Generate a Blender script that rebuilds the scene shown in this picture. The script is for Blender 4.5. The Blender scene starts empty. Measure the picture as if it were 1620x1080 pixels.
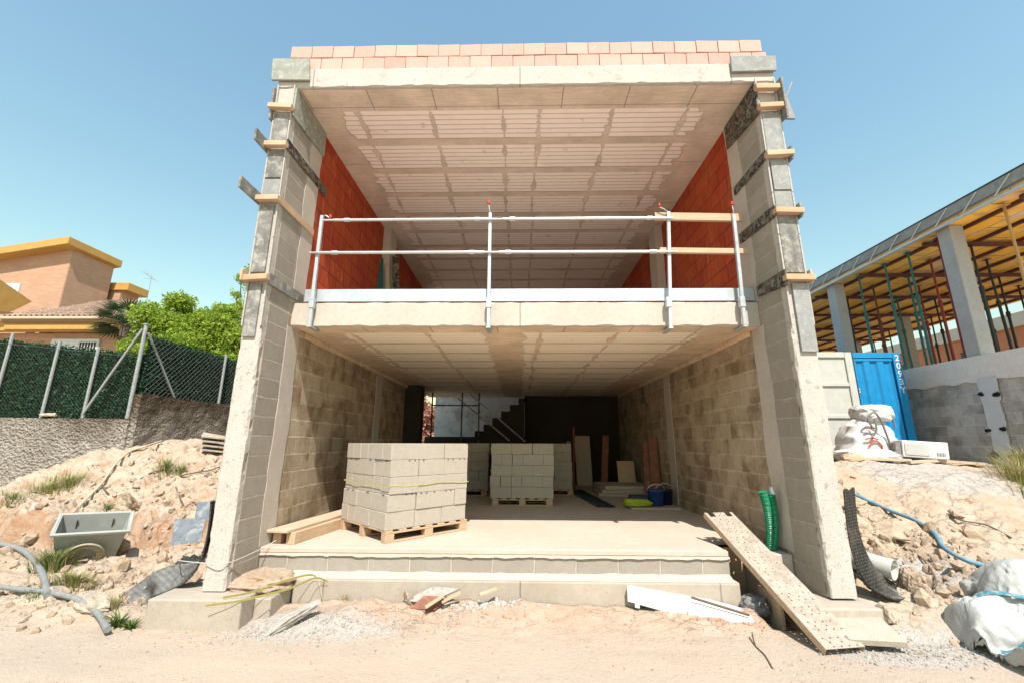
import bpy, bmesh, math, random
import numpy as np
from mathutils import Vector, Matrix, Euler

random.seed(7)
RNG = np.random.default_rng(11)
SC = bpy.context.scene
COL = SC.collection
rad = math.radians

# ---------------------------------------------------------------- mesh helpers
class MB:
    def __init__(self):
        self.v = []; self.f = []; self.mi = []; self.cur = 0
    def add(self, vs, fs):
        b = len(self.v)
        self.v += [tuple(p) for p in vs]
        for q in fs:
            self.f.append(tuple(b + i for i in q)); self.mi.append(self.cur)
        return self
    def box(self, x0, x1, y0, y1, z0, z1, M=None):
        vs = [(x0,y0,z0),(x1,y0,z0),(x1,y1,z0),(x0,y1,z0),(x0,y0,z1),(x1,y0,z1),(x1,y1,z1),(x0,y1,z1)]
        if M is not None: vs = [M @ Vector(p) for p in vs]
        return self.add(vs, [(0,3,2,1),(4,5,6,7),(0,1,5,4),(1,2,6,5),(2,3,7,6),(3,0,4,7)])
    def bar(self, a, b, w, h, up=(0,0,1)):
        """rectangular bar between two points; w across, h along up"""
        a = Vector(a); b = Vector(b); d = (b-a).normalized(); u = Vector(up)
        s = d.cross(u)
        if s.length < 1e-5: s = d.cross(Vector((1,0,0)))
        s.normalize(); u = s.cross(d).normalized()
        vs = []
        for p in (a, b):
            for i, j in ((-1,-1),(1,-1),(1,1),(-1,1)):
                vs.append(p + s*(i*w/2) + u*(j*h/2))
        return self.add(vs, [(0,1,2,3),(7,6,5,4),(0,4,5,1),(1,5,6,2),(2,6,7,3),(3,7,4,0)])
    def tube(self, pts, r, n=8, cap=True):
        pts = [Vector(p) for p in pts]; rs = r if isinstance(r, (list, tuple)) else [r]*len(pts)
        base = len(self.v); prev = None
        for i, p in enumerate(pts):
            d = (pts[min(i+1, len(pts)-1)] - pts[max(i-1, 0)]).normalized()
            if prev is None:
                u = d.cross(Vector((0,0,1)))
                if u.length < 1e-3: u = d.cross(Vector((1,0,0)))
            else:
                u = prev - d*prev.dot(d)
            u.normalize(); prev = u; w = d.cross(u)
            for k in range(n):
                a = 2*math.pi*k/n
                self.v.append(tuple(p + (u*math.cos(a) + w*math.sin(a))*rs[i]))
        for i in range(len(pts)-1):
            for k in range(n):
                a = base+i*n+k; b = base+i*n+(k+1) % n
                self.f.append((a, b, b+n, a+n)); self.mi.append(self.cur)
        if cap:
            self.f.append(tuple(base+k for k in range(n))[::-1]); self.mi.append(self.cur)
            e = base+(len(pts)-1)*n
            self.f.append(tuple(e+k for k in range(n))); self.mi.append(self.cur)
        return self
    def prism(self, poly, axis, a, b):
        """extrude a 2-D polygon along axis ('x': poly=(y,z), 'y': (x,z), 'z': (x,y))"""
        n = len(poly)
        def p(q, t):
            return (t,q[0],q[1]) if axis == 'x' else (q[0],t,q[1]) if axis == 'y' else (q[0],q[1],t)
        vs = [p(q, a) for q in poly] + [p(q, b) for q in poly]
        fs = [tuple(range(n)), tuple(range(2*n-1, n-1, -1))]
        fs += [(i, i+n, (i+1) % n+n, (i+1) % n) for i in range(n)]
        return self.add(vs, fs)
    def grid(self, fn, nu, nv):
        vs = [fn(i/nu, j/nv) for j in range(nv+1) for i in range(nu+1)]
        fs = [(j*(nu+1)+i, j*(nu+1)+i+1, (j+1)*(nu+1)+i+1, (j+1)*(nu+1)+i) for j in range(nv) for i in range(nu)]
        return self.add(vs, fs)
    def lathe(self, prof, c, n=20, M=None):
        vs = []; fs = []
        for r, z in prof:
            for k in range(n):
                a = 2*math.pi*k/n
                p = Vector((r*math.cos(a), r*math.sin(a), z))
                vs.append((M @ p if M is not None else p) + Vector(c))
        for i in range(len(prof)-1):
            for k in range(n):
                a = i*n+k; b = i*n+(k+1) % n
                fs.append((a, b, b+n, a+n))
        return self.add(vs, fs)
    def build(self, name, mat=None, parent=None, origin=None, bevel=0, smooth=False, seg=1, fix=True, solid=0):
        me = bpy.data.meshes.new(name)
        o = Vector(parent.matrix_world.translation if (parent and parent.get('_o') is None) else (0,0,0))
        if parent: o = Vector(parent['_o'])
        elif origin is not None: o = Vector(origin)
        elif self.v:
            a = np.array(self.v); mn = a.min(0); mx = a.max(0)
            o = Vector(((mn[0]+mx[0])/2, (mn[1]+mx[1])/2, mn[2]))
        me.from_pydata([tuple(Vector(p)-o) for p in self.v], [], self.f)
        mats = mat if isinstance(mat, (list, tuple)) else [mat]
        for m in mats:
            if m: me.materials.append(m)
        if len(mats) > 1:
            me.polygons.foreach_set('material_index', self.mi)
        if fix and len(self.f) < 60000:
            bm = bmesh.new(); bm.from_mesh(me)
            bmesh.ops.recalc_face_normals(bm, faces=bm.faces)
            bm.to_mesh(me); bm.free()
        if smooth:
            me.polygons.foreach_set('use_smooth', [True]*len(me.polygons))
        me.update()
        ob = bpy.data.objects.new(name, me); COL.objects.link(ob)
        if parent: ob.parent = parent
        else: ob.location = o
        ob['_o'] = tuple(o)
        if solid:
            md = ob.modifiers.new('solid', 'SOLIDIFY'); md.thickness = solid; md.offset = 0
        if bevel:
            md = ob.modifiers.new('bevel', 'BEVEL'); md.width = bevel; md.segments = seg
            md.limit_method = 'ANGLE'; md.angle_limit = rad(40)
        return ob

def tag(o, label=None, cat=None, group=None, kind=None):
    if label: o['label'] = label
    if cat: o['category'] = cat
    if group: o['group'] = group
    if kind: o['kind'] = kind
    return o
def thing(name, loc, label, cat, group=None):
    o = bpy.data.objects.new(name, None); COL.objects.link(o)
    o.location = loc; o.empty_display_size = .1; o['_o'] = tuple(loc)
    return tag(o, label, cat, group)

# value noise in numpy
_PERM = RNG.random((256, 256))
def vnoise(x, y):
    x = np.asarray(x, float); y = np.asarray(y, float)
    xi = np.floor(x).astype(int); yi = np.floor(y).astype(int)
    fx = x-xi; fy = y-yi
    fx = fx*fx*(3-2*fx); fy = fy*fy*(3-2*fy)
    g = lambda a, b: _PERM[a % 256, b % 256]
    return (g(xi,yi)*(1-fx)+g(xi+1,yi)*fx)*(1-fy)+(g(xi,yi+1)*(1-fx)+g(xi+1,yi+1)*fx)*fy - .5
def fbm(x, y, oct=4, gain=.5):
    s = 0; a = 1; f = 1
    for k in range(oct):
        s = s + a*vnoise(np.asarray(x)*f+17.3*k, np.asarray(y)*f+9.1*k); a *= gain; f *= 2.03
    return s
def smooth(a, b, x):
    t = np.clip((np.asarray(x, float)-a)/(b-a), 0, 1); return t*t*(3-2*t)

# ---------------------------------------------------------------- materials
KA = {'dusty_floor_concrete': .93, 'dusty_clay_ground': .9, 'upper_ceiling_pots': 1., 'lower_ceiling_pots': 1., 'block_wall_along_depth': 1., 'red_hollow_brick_wall': .95, 'grey_pilaster_concrete': .85,
      'galvanised_steel': .85, 'galvanised_tube': .85, 'yellow_formwork_panel': 1., 'white_paint': .78, 'dark_block_wall_side': 1., 'dusty_concrete_band': 1., 'pale_reflector': 1., 'grey_column_concrete': .85, 'stained_white_render': 1.}
class G:
    def __init__(self, name, rough=.85, spec=.3):
        self.m = bpy.data.materials.new(name); self.m.use_nodes = True
        self.t = self.m.node_tree; self.b = self.t.nodes['Principled BSDF']
        self.b.inputs['Roughness'].default_value = rough
        self.b.inputs['Specular IOR Level'].default_value = spec
        g = self.t.nodes.new('ShaderNodeNewGeometry'); self.pos = g.outputs['Position']; self.nor = g.outputs['Normal']
        self.rnd = g.outputs['Random Per Island']
        self._sep = None
    def n(self, typ, **kw):
        nd = self.t.nodes.new(typ)
        for k, v in kw.items(): setattr(nd, k, v)
        return nd
    def put(self, sock, v):
        if isinstance(v, bpy.types.NodeSocket): self.t.links.new(v, sock)
        elif v is not None:
            if isinstance(v, (tuple, list)) and len(v) == 3 and sock.type == 'RGBA': v = (*v, 1)
            sock.default_value = v
    def ma(self, op, a, b=None, c=None, clamp=False):
        nd = self.n('ShaderNodeMath', operation=op, use_clamp=clamp)
        self.put(nd.inputs[0], a)
        if b is not None: self.put(nd.inputs[1], b)
        if c is not None: self.put(nd.inputs[2], c)
        return nd.outputs[0]
    def add(self, a, b): return self.ma('ADD', a, b)
    def mul(self, a, b): return self.ma('MULTIPLY', a, b)
    def mix(self, f, a, b, mode='MIX'):
        nd = self.n('ShaderNodeMix', data_type='RGBA', blend_type=mode)
        self.put(nd.inputs[0], f); self.put(nd.inputs[6], a); self.put(nd.inputs[7], b)
        return nd.outputs[2]
    def xyz(self, v=None):
        nd = self.n('ShaderNodeSeparateXYZ'); self.put(nd.inputs[0], v or self.pos)
        return nd.outputs
    def cmb(self, x, y, z):
        nd = self.n('ShaderNodeCombineXYZ')
        for i, v in enumerate((x, y, z)): self.put(nd.inputs[i], v)
        return nd.outputs[0]
    def scl(self, s, v=None):
        nd = self.n('ShaderNodeVectorMath', operation='MULTIPLY'); self.put(nd.inputs[0], v or self.pos)
        nd.inputs[1].default_value = s if isinstance(s, (tuple, list)) else (s, s, s)
        return nd.outputs[0]
    def noise(self, scale, detail=4, rough=.6, vec=None, dist=0):
        nd = self.n('ShaderNodeTexNoise'); self.put(nd.inputs['Vector'], vec or self.pos)
        nd.inputs['Scale'].default_value = scale; nd.inputs['Detail'].default_value = detail
        nd.inputs['Roughness'].default_value = rough; nd.inputs['Distortion'].default_value = dist
        return nd.outputs['Fac']
    def vor(self, scale, vec=None, feature='F1', out='Distance', rnd=1):
        nd = self.n('ShaderNodeTexVoronoi', feature=feature); self.put(nd.inputs['Vector'], vec or self.pos)
        nd.inputs['Scale'].default_value = scale; nd.inputs['Randomness'].default_value = rnd
        return nd.outputs[out]
    def rng(self, v, a, b, c=0., d=1., sm=False):
        nd = self.n('ShaderNodeMapRange', interpolation_type='SMOOTHSTEP' if sm else 'LINEAR'); nd.clamp = True
        self.put(nd.inputs[0], v)
        for i, x in enumerate((a, b, c, d)): self.put(nd.inputs[i+1], x)
        return nd.outputs[0]
    def brick(self, vec, w, h, mortar=.012, c1=(.4,)*3, c2=(.3,)*3, cm=(.5,)*3, off=.5, sm=.15):
        nd = self.n('ShaderNodeTexBrick', offset=off, squash=1); self.put(nd.inputs['Vector'], vec)
        for k, v in (('Color1', c1), ('Color2', c2), ('Mortar', cm)): self.put(nd.inputs[k], v)
        nd.inputs['Scale'].default_value = 1; nd.inputs['Mortar Size'].default_value = mortar
        nd.inputs['Mortar Smooth'].default_value = sm; nd.inputs['Bias'].default_value = 0
        nd.inputs['Brick Width'].default_value = w; nd.inputs['Row Height'].default_value = h
        return nd.outputs['Color'], nd.outputs['Fac']
    def bump(self, h, dist=.01, strength=1., normal=None):
        nd = self.n('ShaderNodeBump'); self.put(nd.inputs['Height'], h)
        nd.inputs['Distance'].default_value = dist; nd.inputs['Strength'].default_value = strength
        if normal is not None: self.put(nd.inputs['Normal'], normal)
        return nd.outputs[0]
    def out(self, col=None, normal=None, rough=None, metal=None):
        if col is not None:
            k = KA.get(self.m.name, .80)
            self.put(self.b.inputs['Base Color'], self.mix(1., col, (k, k, k), 'MULTIPLY'))
        if normal is not None: self.put(self.b.inputs['Normal'], normal)
        if rough is not None: self.put(self.b.inputs['Roughness'], rough)
        if metal is not None: self.put(self.b.inputs['Metallic'], metal)
        return self.m

def concrete(name, ca, cb, stain=None, stain_at=(.62,.72), sc=1.6, bump=.006, pits=True, form=None, rough=.9, drips=None):
    g = G(name, rough)
    a = g.noise(sc, 6, .65); b = g.noise(sc*9, 4, .7)
    c = g.mix(g.rng(a, .35, .68), ca, cb)
    c = g.mix(g.rng(b, .3, .75, 0, .5), c, tuple(x*.72 for x in ca))
    f = g.noise(90, 2, .8)
    c = g.mix(g.rng(f, .35, .8, 0, .4), c, tuple(min(1, x*1.25) for x in cb))
    h = g.add(g.mul(b, .6), g.mul(f, .35))
    if stain:
        s = g.noise(sc*2.7, 7, .72, dist=.4)
        c = g.mix(g.rng(s, stain_at[0], stain_at[1], 0, .8), c, stain)
    if drips:
        s = g.noise(1, 5, .7, vec=g.scl((9, 9, .9)))
        c = g.mix(g.rng(s, .52, .72, 0, .75), c, drips)
    if pits:
        v = g.vor(28); p = g.rng(v, .05, .16)
        c = g.mix(g.rng(p, 0, 1, .55, 0), c, tuple(x*.42 for x in ca))
        h = g.add(h, g.mul(p, .5))
    if form:   # formwork joints every `form` metres along x
        x = g.xyz()
        u = g.ma('PINGPONG', g.add(x[0], g.mul(g.noise(7, 3), .012)), form/2)
        l = g.rng(u, 0, .012)
        c = g.mix(g.rng(l, 0, 1, .8, 0), c, tuple(x*.45 for x in ca)); h = g.add(h, l)
    return g.out(c, g.bump(h, bump))

def plain(name, col, rough=.6, metal=0, var=.25, sc=14, spec=.4, bump=.001, dirt=None, dirt_at=(.55,.75)):
    g = G(name, rough, spec)
    a = g.noise(sc, 5, .65)
    c = g.mix(g.rng(a, .3, .75), tuple(x*(1-var) for x in col), tuple(min(1, x*(1+var*.6)) for x in col))
    if dirt: c = g.mix(g.rng(g.noise(sc*.6, 6, .75), dirt_at[0], dirt_at[1], 0, .85), c, dirt)
    return g.out(c, g.bump(a, bump), g.rng(a, .2, .8, rough*.8, min(1, rough*1.15)), metal)

def wood(name, ca, cb, axis=0, rough=.8):
    g = G(name, rough)
    s = [42, 42, 42]; s[axis] = 2.2
    a = g.noise(1, 5, .65, vec=g.scl(tuple(s)))
    b = g.noise(3, 4, .6)
    c = g.mix(g.rng(a, .35, .7), ca, cb)
    c = g.mix(g.rng(b, .35, .75, 0, .4), c, tuple(x*.75 for x in ca))
    c = g.mix(g.rng(g.noise(25, 3, .7), .62, .72, 0, .55), c, (.55,.5,.43))
    return g.out(c, g.bump(a, .002))

def blocks(name, axes, ca, cb, cm, w=.405, h=.2155, z0=.352, wet=(.19,.155,.115), wetamt=.55, eff=.5, off=0, boff=.5):
    """rough concrete block masonry on the plane given by axes ('y' runs along depth, 'x' along the front)"""
    g = G(name, .92, .2)
    x = g.xyz()
    wob = g.mul(g.add(g.noise(6, 3), -.5), .03)
    vec = g.cmb(g.add(x[1 if axes == 'y' else 0], g.add(wob, 40.1+off)), g.add(g.add(x[2], wob), 40*h-z0), 0)
    col, fac = g.brick(vec, w, h, .012, ca, cb, cm, sm=.3, off=boff)
    big = g.noise(1.1, 5, .6); mid = g.noise(9, 5, .7); fine = g.noise(75, 2, .8)
    col = g.mix(g.rng(mid, .35, .75, 0, .35), col, tuple(v*.6 for v in ca))
    col = g.mix(g.rng(fine, .4, .8, 0, .3), col, tuple(min(1, v*1.5) for v in cb))
    # damp stains keyed to the blocks: hourglass cores showing through
    col2, _ = g.brick(g.cmb(g.add(x[1 if axes == 'y' else 0], 40.2+off), g.add(x[2], 40*h-z0), 0), w/2, h, .0, (0,)*3, (1,)*3, (.5,)*3)
    wet_m = g.mul(g.rng(g.noise(2.6, 4, .65), .4, .62), g.rng(g.add(col2, g.mul(g.noise(14, 3), .9)), .5, .95))
    col = g.mix(g.mul(wet_m, wetamt), col, wet)
    # mortar smears / white efflorescence dripping from the bed joints
    vz = g.ma('FRACT', g.ma('DIVIDE', g.add(g.add(x[2], 40*h-z0), wob), h))
    dr = g.noise(1, 5, .75, vec=g.scl((26, 26, 3)))
    near = g.ma('MAXIMUM', g.rng(vz, .55, 1.0), g.rng(vz, .12, 0))
    sm = g.mul(g.rng(g.mul(near, g.add(dr, .18)), .45, .62), g.rng(g.noise(1.7, 3, .6), .42, .6))
    col = g.mix(g.mul(sm, eff), col, (.62,.56,.48))
    hgt = g.add(g.mul(g.ma('SUBTRACT', 1, fac), 1.), g.add(g.mul(mid, .35), g.mul(fine, .3)))
    hgt = g.add(hgt, g.mul(sm, .4))
    return g.out(col, g.bump(hgt, .008))

def soffit(name, y0, pitch, potlen, half, rib, smear, split=None, pa=(.80,.66,.55), pb=(.88,.77,.67)):
    g = G(name, .92, .15)
    x = g.xyz(); w1 = g.add(g.noise(3.2, 5, .7), -.5); w2 = g.add(g.noise(22, 3, .7), -.5)
    fy = g.ma('MODULO', g.add(x[1], 40*pitch-y0), pitch)
    row = g.ma('FLOOR', g.ma('DIVIDE', g.add(x[1], 40*pitch-y0), pitch))
    fyw = g.add(fy, g.mul(w2, .03))
    m = g.mul(g.mul(g.rng(fyw, 0, .018), g.rng(fyw, potlen+.012, potlen-.006)), g.rng(g.add(x[1], g.mul(w2, .03)), y0-.012, y0+.004))
    rr = g.n('ShaderNodeTexWhiteNoise', noise_dimensions='2D')
    gi = g.ma('FLOOR', g.mul(fy, 10.5))
    g.put(rr.inputs['Vector'], g.cmb(row, gi, 0))
    ax = g.ma('ABSOLUTE', x[0])
    side = g.add(ax, g.add(g.add(g.mul(w1, .34), g.mul(w2, .1)), g.mul(rr.outputs['Value'], .10)))
    m = g.mul(m, g.rng(side, half+.06, half+.035))
    # transverse joints between the hollow pots, smeared with mortar
    rr2 = g.n('ShaderNodeTexWhiteNoise', noise_dimensions='1D'); g.put(rr2.inputs['W'], row)
    u = g.ma('MODULO', g.add(g.ma('ABSOLUTE', g.add(x[0], g.add(-.02, g.mul(rr2.outputs['Value'], .06)))), 1.02-.253), 1.02)
    u = g.ma('MINIMUM', u, g.ma('SUBTRACT', 1.02, u))
    jw = g.rng(g.add(g.noise(2.3, 4, .7), g.mul(w2, .5)), .4, .72, .004, .07)
    m = g.mul(m, g.rng(g.ma('SUBTRACT', g.add(u, g.mul(w2, .02)), jw), -.006, .006))
    if split:
        sx = g.add(x[0], g.add(g.mul(w1, .25), g.mul(rr.outputs['Value'], .05)))
        m = g.mul(m, g.add(g.rng(sx, split[0], split[0]-.02), g.rng(sx, split[1], split[1]+.02)))
    gr = g.ma('ABSOLUTE', g.add(g.ma('FRACT', g.mul(fy, 10.5)), -.5))
    line = g.rng(gr, .34, .46)
    pot = g.mix(g.noise(5, 4, .6), pa, pb)
    pot = g.mix(g.mul(line, .6), pot, (.50,.37,.29))
    sn = g.noise(4.5, 6, .75)
    pot = g.mix(g.rng(sn, .60, .68, 0, .6), pot, smear)
    rc = g.mix(g.rng(g.noise(2.2, 5, .65), .3, .7), rib, tuple(v*1.5 for v in rib))
    grain = g.noise(1, 4, .6, vec=g.scl((3, 60, 3)))
    rc = g.mix(g.rng(grain, .4, .7, 0, .4), rc, tuple(v*.62 for v in rib))
    rc = g.mix(g.rng(g.noise(40, 2, .7), .62, .72, 0, .5), rc, tuple(v*.4 for v in rib))
    # board joints in the side beams
    by = g.ma('PINGPONG', g.add(x[1], g.mul(w2, .02)), .62)
    rc = g.mix(g.mul(g.rng(by, .012, .0), .7), rc, tuple(v*.35 for v in rib))
    bx = g.ma('PINGPONG', g.add(x[0], g.add(.3, g.mul(w2, .02))), .43)
    front = g.rng(x[1], y0, y0-.01)
    rc = g.mix(g.mul(g.mul(g.rng(bx, .014, .0), .8), front), rc, tuple(v*.35 for v in rib))
    col = g.mix(m, rc, pot)
    h = g.add(g.mul(m, 1.), g.add(g.mul(g.mul(line, m), -.5), g.mul(w2, .3)))
    return g.out(col, g.bump(h, .012))
# ---------------------------------------------------------------- crumpled cloth, settled once by the cloth solver while the scene is still empty
def settle_cloth(cx, cy, w, d, nx, ny, z0, lumps, floor, frames=34, seed=1., amp=.09, stiff=8, tilt=0.):
    tmp = []
    def mk(name, m):
        o = m.build(name, None, origin=(0,0,0), fix=False); tmp.append(o); return o
    f = MB(); f.grid(lambda u, v: (cx-2.2+4.4*u, cy-2+4*v, floor(cx-2.2+4.4*u, cy-2+4*v)), 30, 30)
    k = mk('tmp_floor', f); k.modifiers.new('c', 'COLLISION'); k.collision.thickness_outer = .012; k.collision.cloth_friction = 30
    for (x, y, z, a, b, c) in lumps:
        m = MB(); m.lathe([(max(.001, math.cos(t)), math.sin(t)) for t in np.linspace(-math.pi/2, math.pi/2, 13)], (0,0,0), 20, Matrix.Diagonal((a,b,c)))
        m.v = [(p[0]+x, p[1]+y, p[2]+z) for p in m.v]
        k = mk('tmp_lump', m); k.modifiers.new('c', 'COLLISION'); k.collision.thickness_outer = .012; k.collision.cloth_friction = 20
    m = MB()
    def fn(u, v):
        x = cx+(u-.5)*w; y = cy+(v-.5)*d
        e = min(u, 1-u, v, 1-v)*2; k_ = 1+.35*math.exp(-(e/.22)**2)
        return (x, y, z0+tilt*(u-.5)+amp*k_*float(fbm(u*3.6+seed, v*3+seed*2, 2))+.5*amp*k_*math.sin(u*12+seed+2.5*math.sin(v*3.5))*math.cos(v*4+seed))
    m.grid(fn, nx, ny); o = mk('tmp_cloth', m)
    md = o.modifiers.new('cloth', 'CLOTH'); s = md.settings
    s.quality = 6; s.mass = .25; s.tension_stiffness = 40; s.compression_stiffness = 30; s.shear_stiffness = 6; s.bending_stiffness = stiff*.06; s.air_damping = 1.5
    md.collision_settings.use_collision = True; md.collision_settings.distance_min = .012; md.collision_settings.collision_quality = 3
    md.collision_settings.use_self_collision = True; md.collision_settings.self_distance_min = .008
    md.point_cache.frame_start = 1; md.point_cache.frame_end = frames+2
    for fr in range(1, frames+1): SC.frame_set(fr)
    ev = o.evaluated_get(bpy.context.evaluated_depsgraph_get()); me = ev.to_mesh()
    V = [tuple(v.co) for v in me.vertices]; F = [tuple(p.vertices) for p in me.polygons]; ev.to_mesh_clear()
    for t in tmp: bpy.data.objects.remove(t, do_unlink=True)
    SC.frame_set(1)
    return V, F
import time as _t
_t0 = _t.time()
CLOTH = settle_cloth(4.42, 4.25, 1.72, 1.2, 96, 70, .40, [(3.98,4.30,-.50,.26,.24,.20), (4.55,4.42,-.42,.36,.30,.38), (4.40,3.98,-.54,.22,.14,.20), (5.05,4.3,-.42,.34,.34,.52), (4.85,4.0,-.5,.2,.16,.3)],
                     lambda x, y: -.545+.30*max(0, y-4.55)+.02*math.sin(x*5), seed=2.3, amp=.34, tilt=.25, stiff=60, frames=32)
print('cloth', round(_t.time()-_t0, 1), len(CLOTH[0]), min(v[2] for v in CLOTH[0]), max(v[2] for v in CLOTH[0]))
# ---------------------------------------------------------------- the materials of this place
M = {}
M['beam'] = concrete('pale_cast_concrete', (.54,.49,.43), (.61,.56,.50), stain=(.36,.32,.27), stain_at=(.58,.68), sc=2.2, bump=.005, form=2.7)
M['slab_mid'] = concrete('cast_slab_edge', (.55,.485,.41), (.62,.56,.48), stain=(.45,.40,.33), stain_at=(.68,.78), sc=1.8, bump=.005, form=3.4)
M['pilaster'] = concrete('grey_pilaster_concrete', (.50,.44,.375), (.60,.53,.46), sc=2, bump=.004)
M['wall_end'] = concrete('wall_end_concrete', (.53,.485,.425), (.64,.585,.515), stain=(.30,.26,.21), stain_at=(.57,.66), sc=4.5, bump=.010)
M['floor'] = concrete('dusty_floor_concrete', (.47,.385,.31), (.55,.46,.38), stain=(.36,.285,.215), stain_at=(.66,.8), sc=.9, bump=.002, pits=False)
M['footing'] = concrete('footing_concrete', (.42,.355,.285), (.52,.445,.36), stain=(.36,.28,.20), stain_at=(.55,.75), sc=1.1, bump=.005, form=2.1)
M['shade_conc'] = concrete('shade_dark_concrete', (.04,.035,.03), (.06,.053,.045), sc=1.2, bump=.004)  # near-black base stands in for the deep shade at the back
M['white_render'] = concrete('stained_white_render', (.45,.47,.47), (.60,.62,.62), stain=(.24,.26,.27), stain_at=(.48,.62), sc=.9, bump=.002, pits=False)
M['block_wall'] = blocks('block_wall_along_depth', 'y', (.37,.29,.205), (.43,.345,.25), (.53,.43,.32), wet=(.165,.108,.056), wetamt=.8, eff=.45)
M['block_return'] = blocks('block_wall_return', 'y', (.36,.315,.26), (.43,.38,.32), (.50,.45,.38), wetamt=.12, eff=.5, off=.14, w=.42, boff=0.)
M['block_front'] = blocks('block_course_front', 'x', (.34,.30,.25), (.40,.355,.30), (.55,.48,.40), h=.2, z0=-.262, wetamt=.1, eff=.3, w=.46)
def _redbrick():
    g = G('red_hollow_brick_wall', .85, .25)
    x = g.xyz()
    vec = g.cmb(g.add(x[1], 40.2), g.add(x[2], 20.06), 0)
    col, fac = g.brick(vec, .52, .255, .013, (.44,.052,.020), (.56,.095,.032), (.26,.045,.02), sm=.2)
    st = g.noise(1, 4, .7, vec=g.scl((80, 95, 3)))
    col = g.mix(g.rng(st, .38, .62, 0, .75), col, (.17,.018,.010))
    sc = g.noise(1, 3, .75, vec=g.scl((22, 24, 2.2)), dist=1.2)
    col = g.mix(g.rng(sc, .63, .67, 0, .6), col, (.60,.30,.18))
    col = g.mix(g.rng(g.noise(1.5, 4, .6), .42, .7, 0, .4), col, (.52,.14,.035))
    return g.out(col, g.bump(g.add(st, g.ma('SUBTRACT', 1, fac)), .004))
M['red_brick'] = _redbrick()
def _pinkbrick():
    g = G('pale_pink_hollow_brick', .85, .2)
    x = g.xyz(); st = g.noise(1, 3, .7, vec=g.scl((60, 60, 8)))
    c = g.mix(g.rnd, (.60,.33,.27), (.70,.44,.36))
    c = g.mix(g.rng(st, .35, .7, 0, .4), c, (.72,.50,.42))
    c = g.mix(g.rng(g.noise(7, 5, .7), .6, .75, 0, .5), c, (.66,.58,.50))
    gr = g.ma('ABSOLUTE', g.add(g.ma('FRACT', g.mul(x[0], 48)), -.5))
    return g.out(c, g.bump(g.add(st, g.mul(gr, .5)), .003))
M['pink_brick'] = _pinkbrick()
M['reflector'] = concrete('pale_reflector', (.74,.69,.62), (.80,.75,.68), sc=1, bump=.002, pits=False)
M['mortar'] = concrete('mortar', (.50,.44,.37), (.58,.51,.44), sc=5, bump=.006)
M['soffit_up'] = soffit('upper_ceiling_pots', 5.02, .718, .572, 2.52, (.56,.455,.36), (.54,.43,.34), pa=(.88,.74,.645), pb=(.95,.84,.755))
M['soffit_low'] = soffit('lower_ceiling_pots', 5.50, .70, .60, 2.40, (.57,.445,.31), (.56,.44,.31), split=(-.46, .06), pa=(.88,.77,.58), pb=(.94,.86,.70))
M['wood'] = wood('raw_pine', (.58,.40,.255), (.72,.54,.37), 0)
M['wood_y'] = wood('raw_pine_along_depth', (.56,.38,.23), (.70,.51,.33), 1)
M['wood_pale'] = wood('weathered_pine', (.55,.43,.30), (.66,.54,.40), 1)
M['orange_wood'] = wood('orange_batten', (.58,.36,.215), (.70,.47,.30), 0)
M['grey_board'] = concrete('weathered_grey_formwork_board', (.14,.135,.125), (.34,.33,.295), stain=(.54,.51,.45), stain_at=(.48,.66), sc=4, bump=.003, pits=False, drips=(.13,.12,.105))
M['green_board'] = concrete('mortar_splashed_green_board', (.25,.265,.22), (.42,.43,.365), stain=(.52,.51,.44), stain_at=(.5,.62), sc=6, bump=.004, pits=False)
M['slate_board'] = concrete('mortar_splashed_grey_board', (.27,.275,.265), (.40,.40,.38), stain=(.50,.49,.46), stain_at=(.52,.66), sc=5, bump=.004, pits=False)
def _blackboard():
    g = G('black_peeling_plywood', .7, .35)
    n = g.noise(16, 6, .78, dist=.6)
    c = g.mix(g.rng(n, .47, .56), (.022,.020,.018), (.26,.23,.19))
    c = g.mix(g.rng(g.noise(2.4, 3, .6), .48, .66, 0, .8), c, (.16,.12,.08))
    return g.out(c, g.bump(n, .003))
M['black_board'] = _blackboard()
M['steel_rail'] = plain('pitted_edge_steel', (.52,.48,.43), .7, .0, .3, 30)
M['galv'] = plain('galvanised_steel', (.62,.66,.68), .42, .45, .15, 12)
M['galv_tube'] = plain('galvanised_tube', (.66,.66,.64), .4, .4, .18, 20)
M['red_plastic'] = plain('red_plastic', (.62,.06,.03), .4, 0, .1)
M['rust'] = plain('rusty_primer', (.33,.10,.05), .8, 0, .4, 12)
def _blockface():
    g = G('pallet_concrete_block', .95, .15)
    f = g.noise(130, 3, .8); mid = g.noise(12, 5, .7)
    c = g.mix(g.rnd, (.42,.365,.295), (.58,.52,.43))
    c = g.mix(g.rng(mid, .35, .75, 0, .35), c, (.36,.33,.285))
    v = g.vor(95); p = g.rng(v, .08, .28)
    c = g.mix(g.rng(p, 0, 1, .5, 0), c, (.23,.205,.17))
    c = g.mix(g.rng(f, .5, .8, 0, .5), c, (.66,.62,.56))
    return g.out(c, g.bump(g.add(p, f), .006))
M['block'] = _blockface()
M['groove_shade'] = plain('block_hollow_shade', (.20,.18,.15), .95)
M['strap'] = plain('yellow_strap', (.62,.55,.20), .5, 0, .2, 30)
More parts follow.
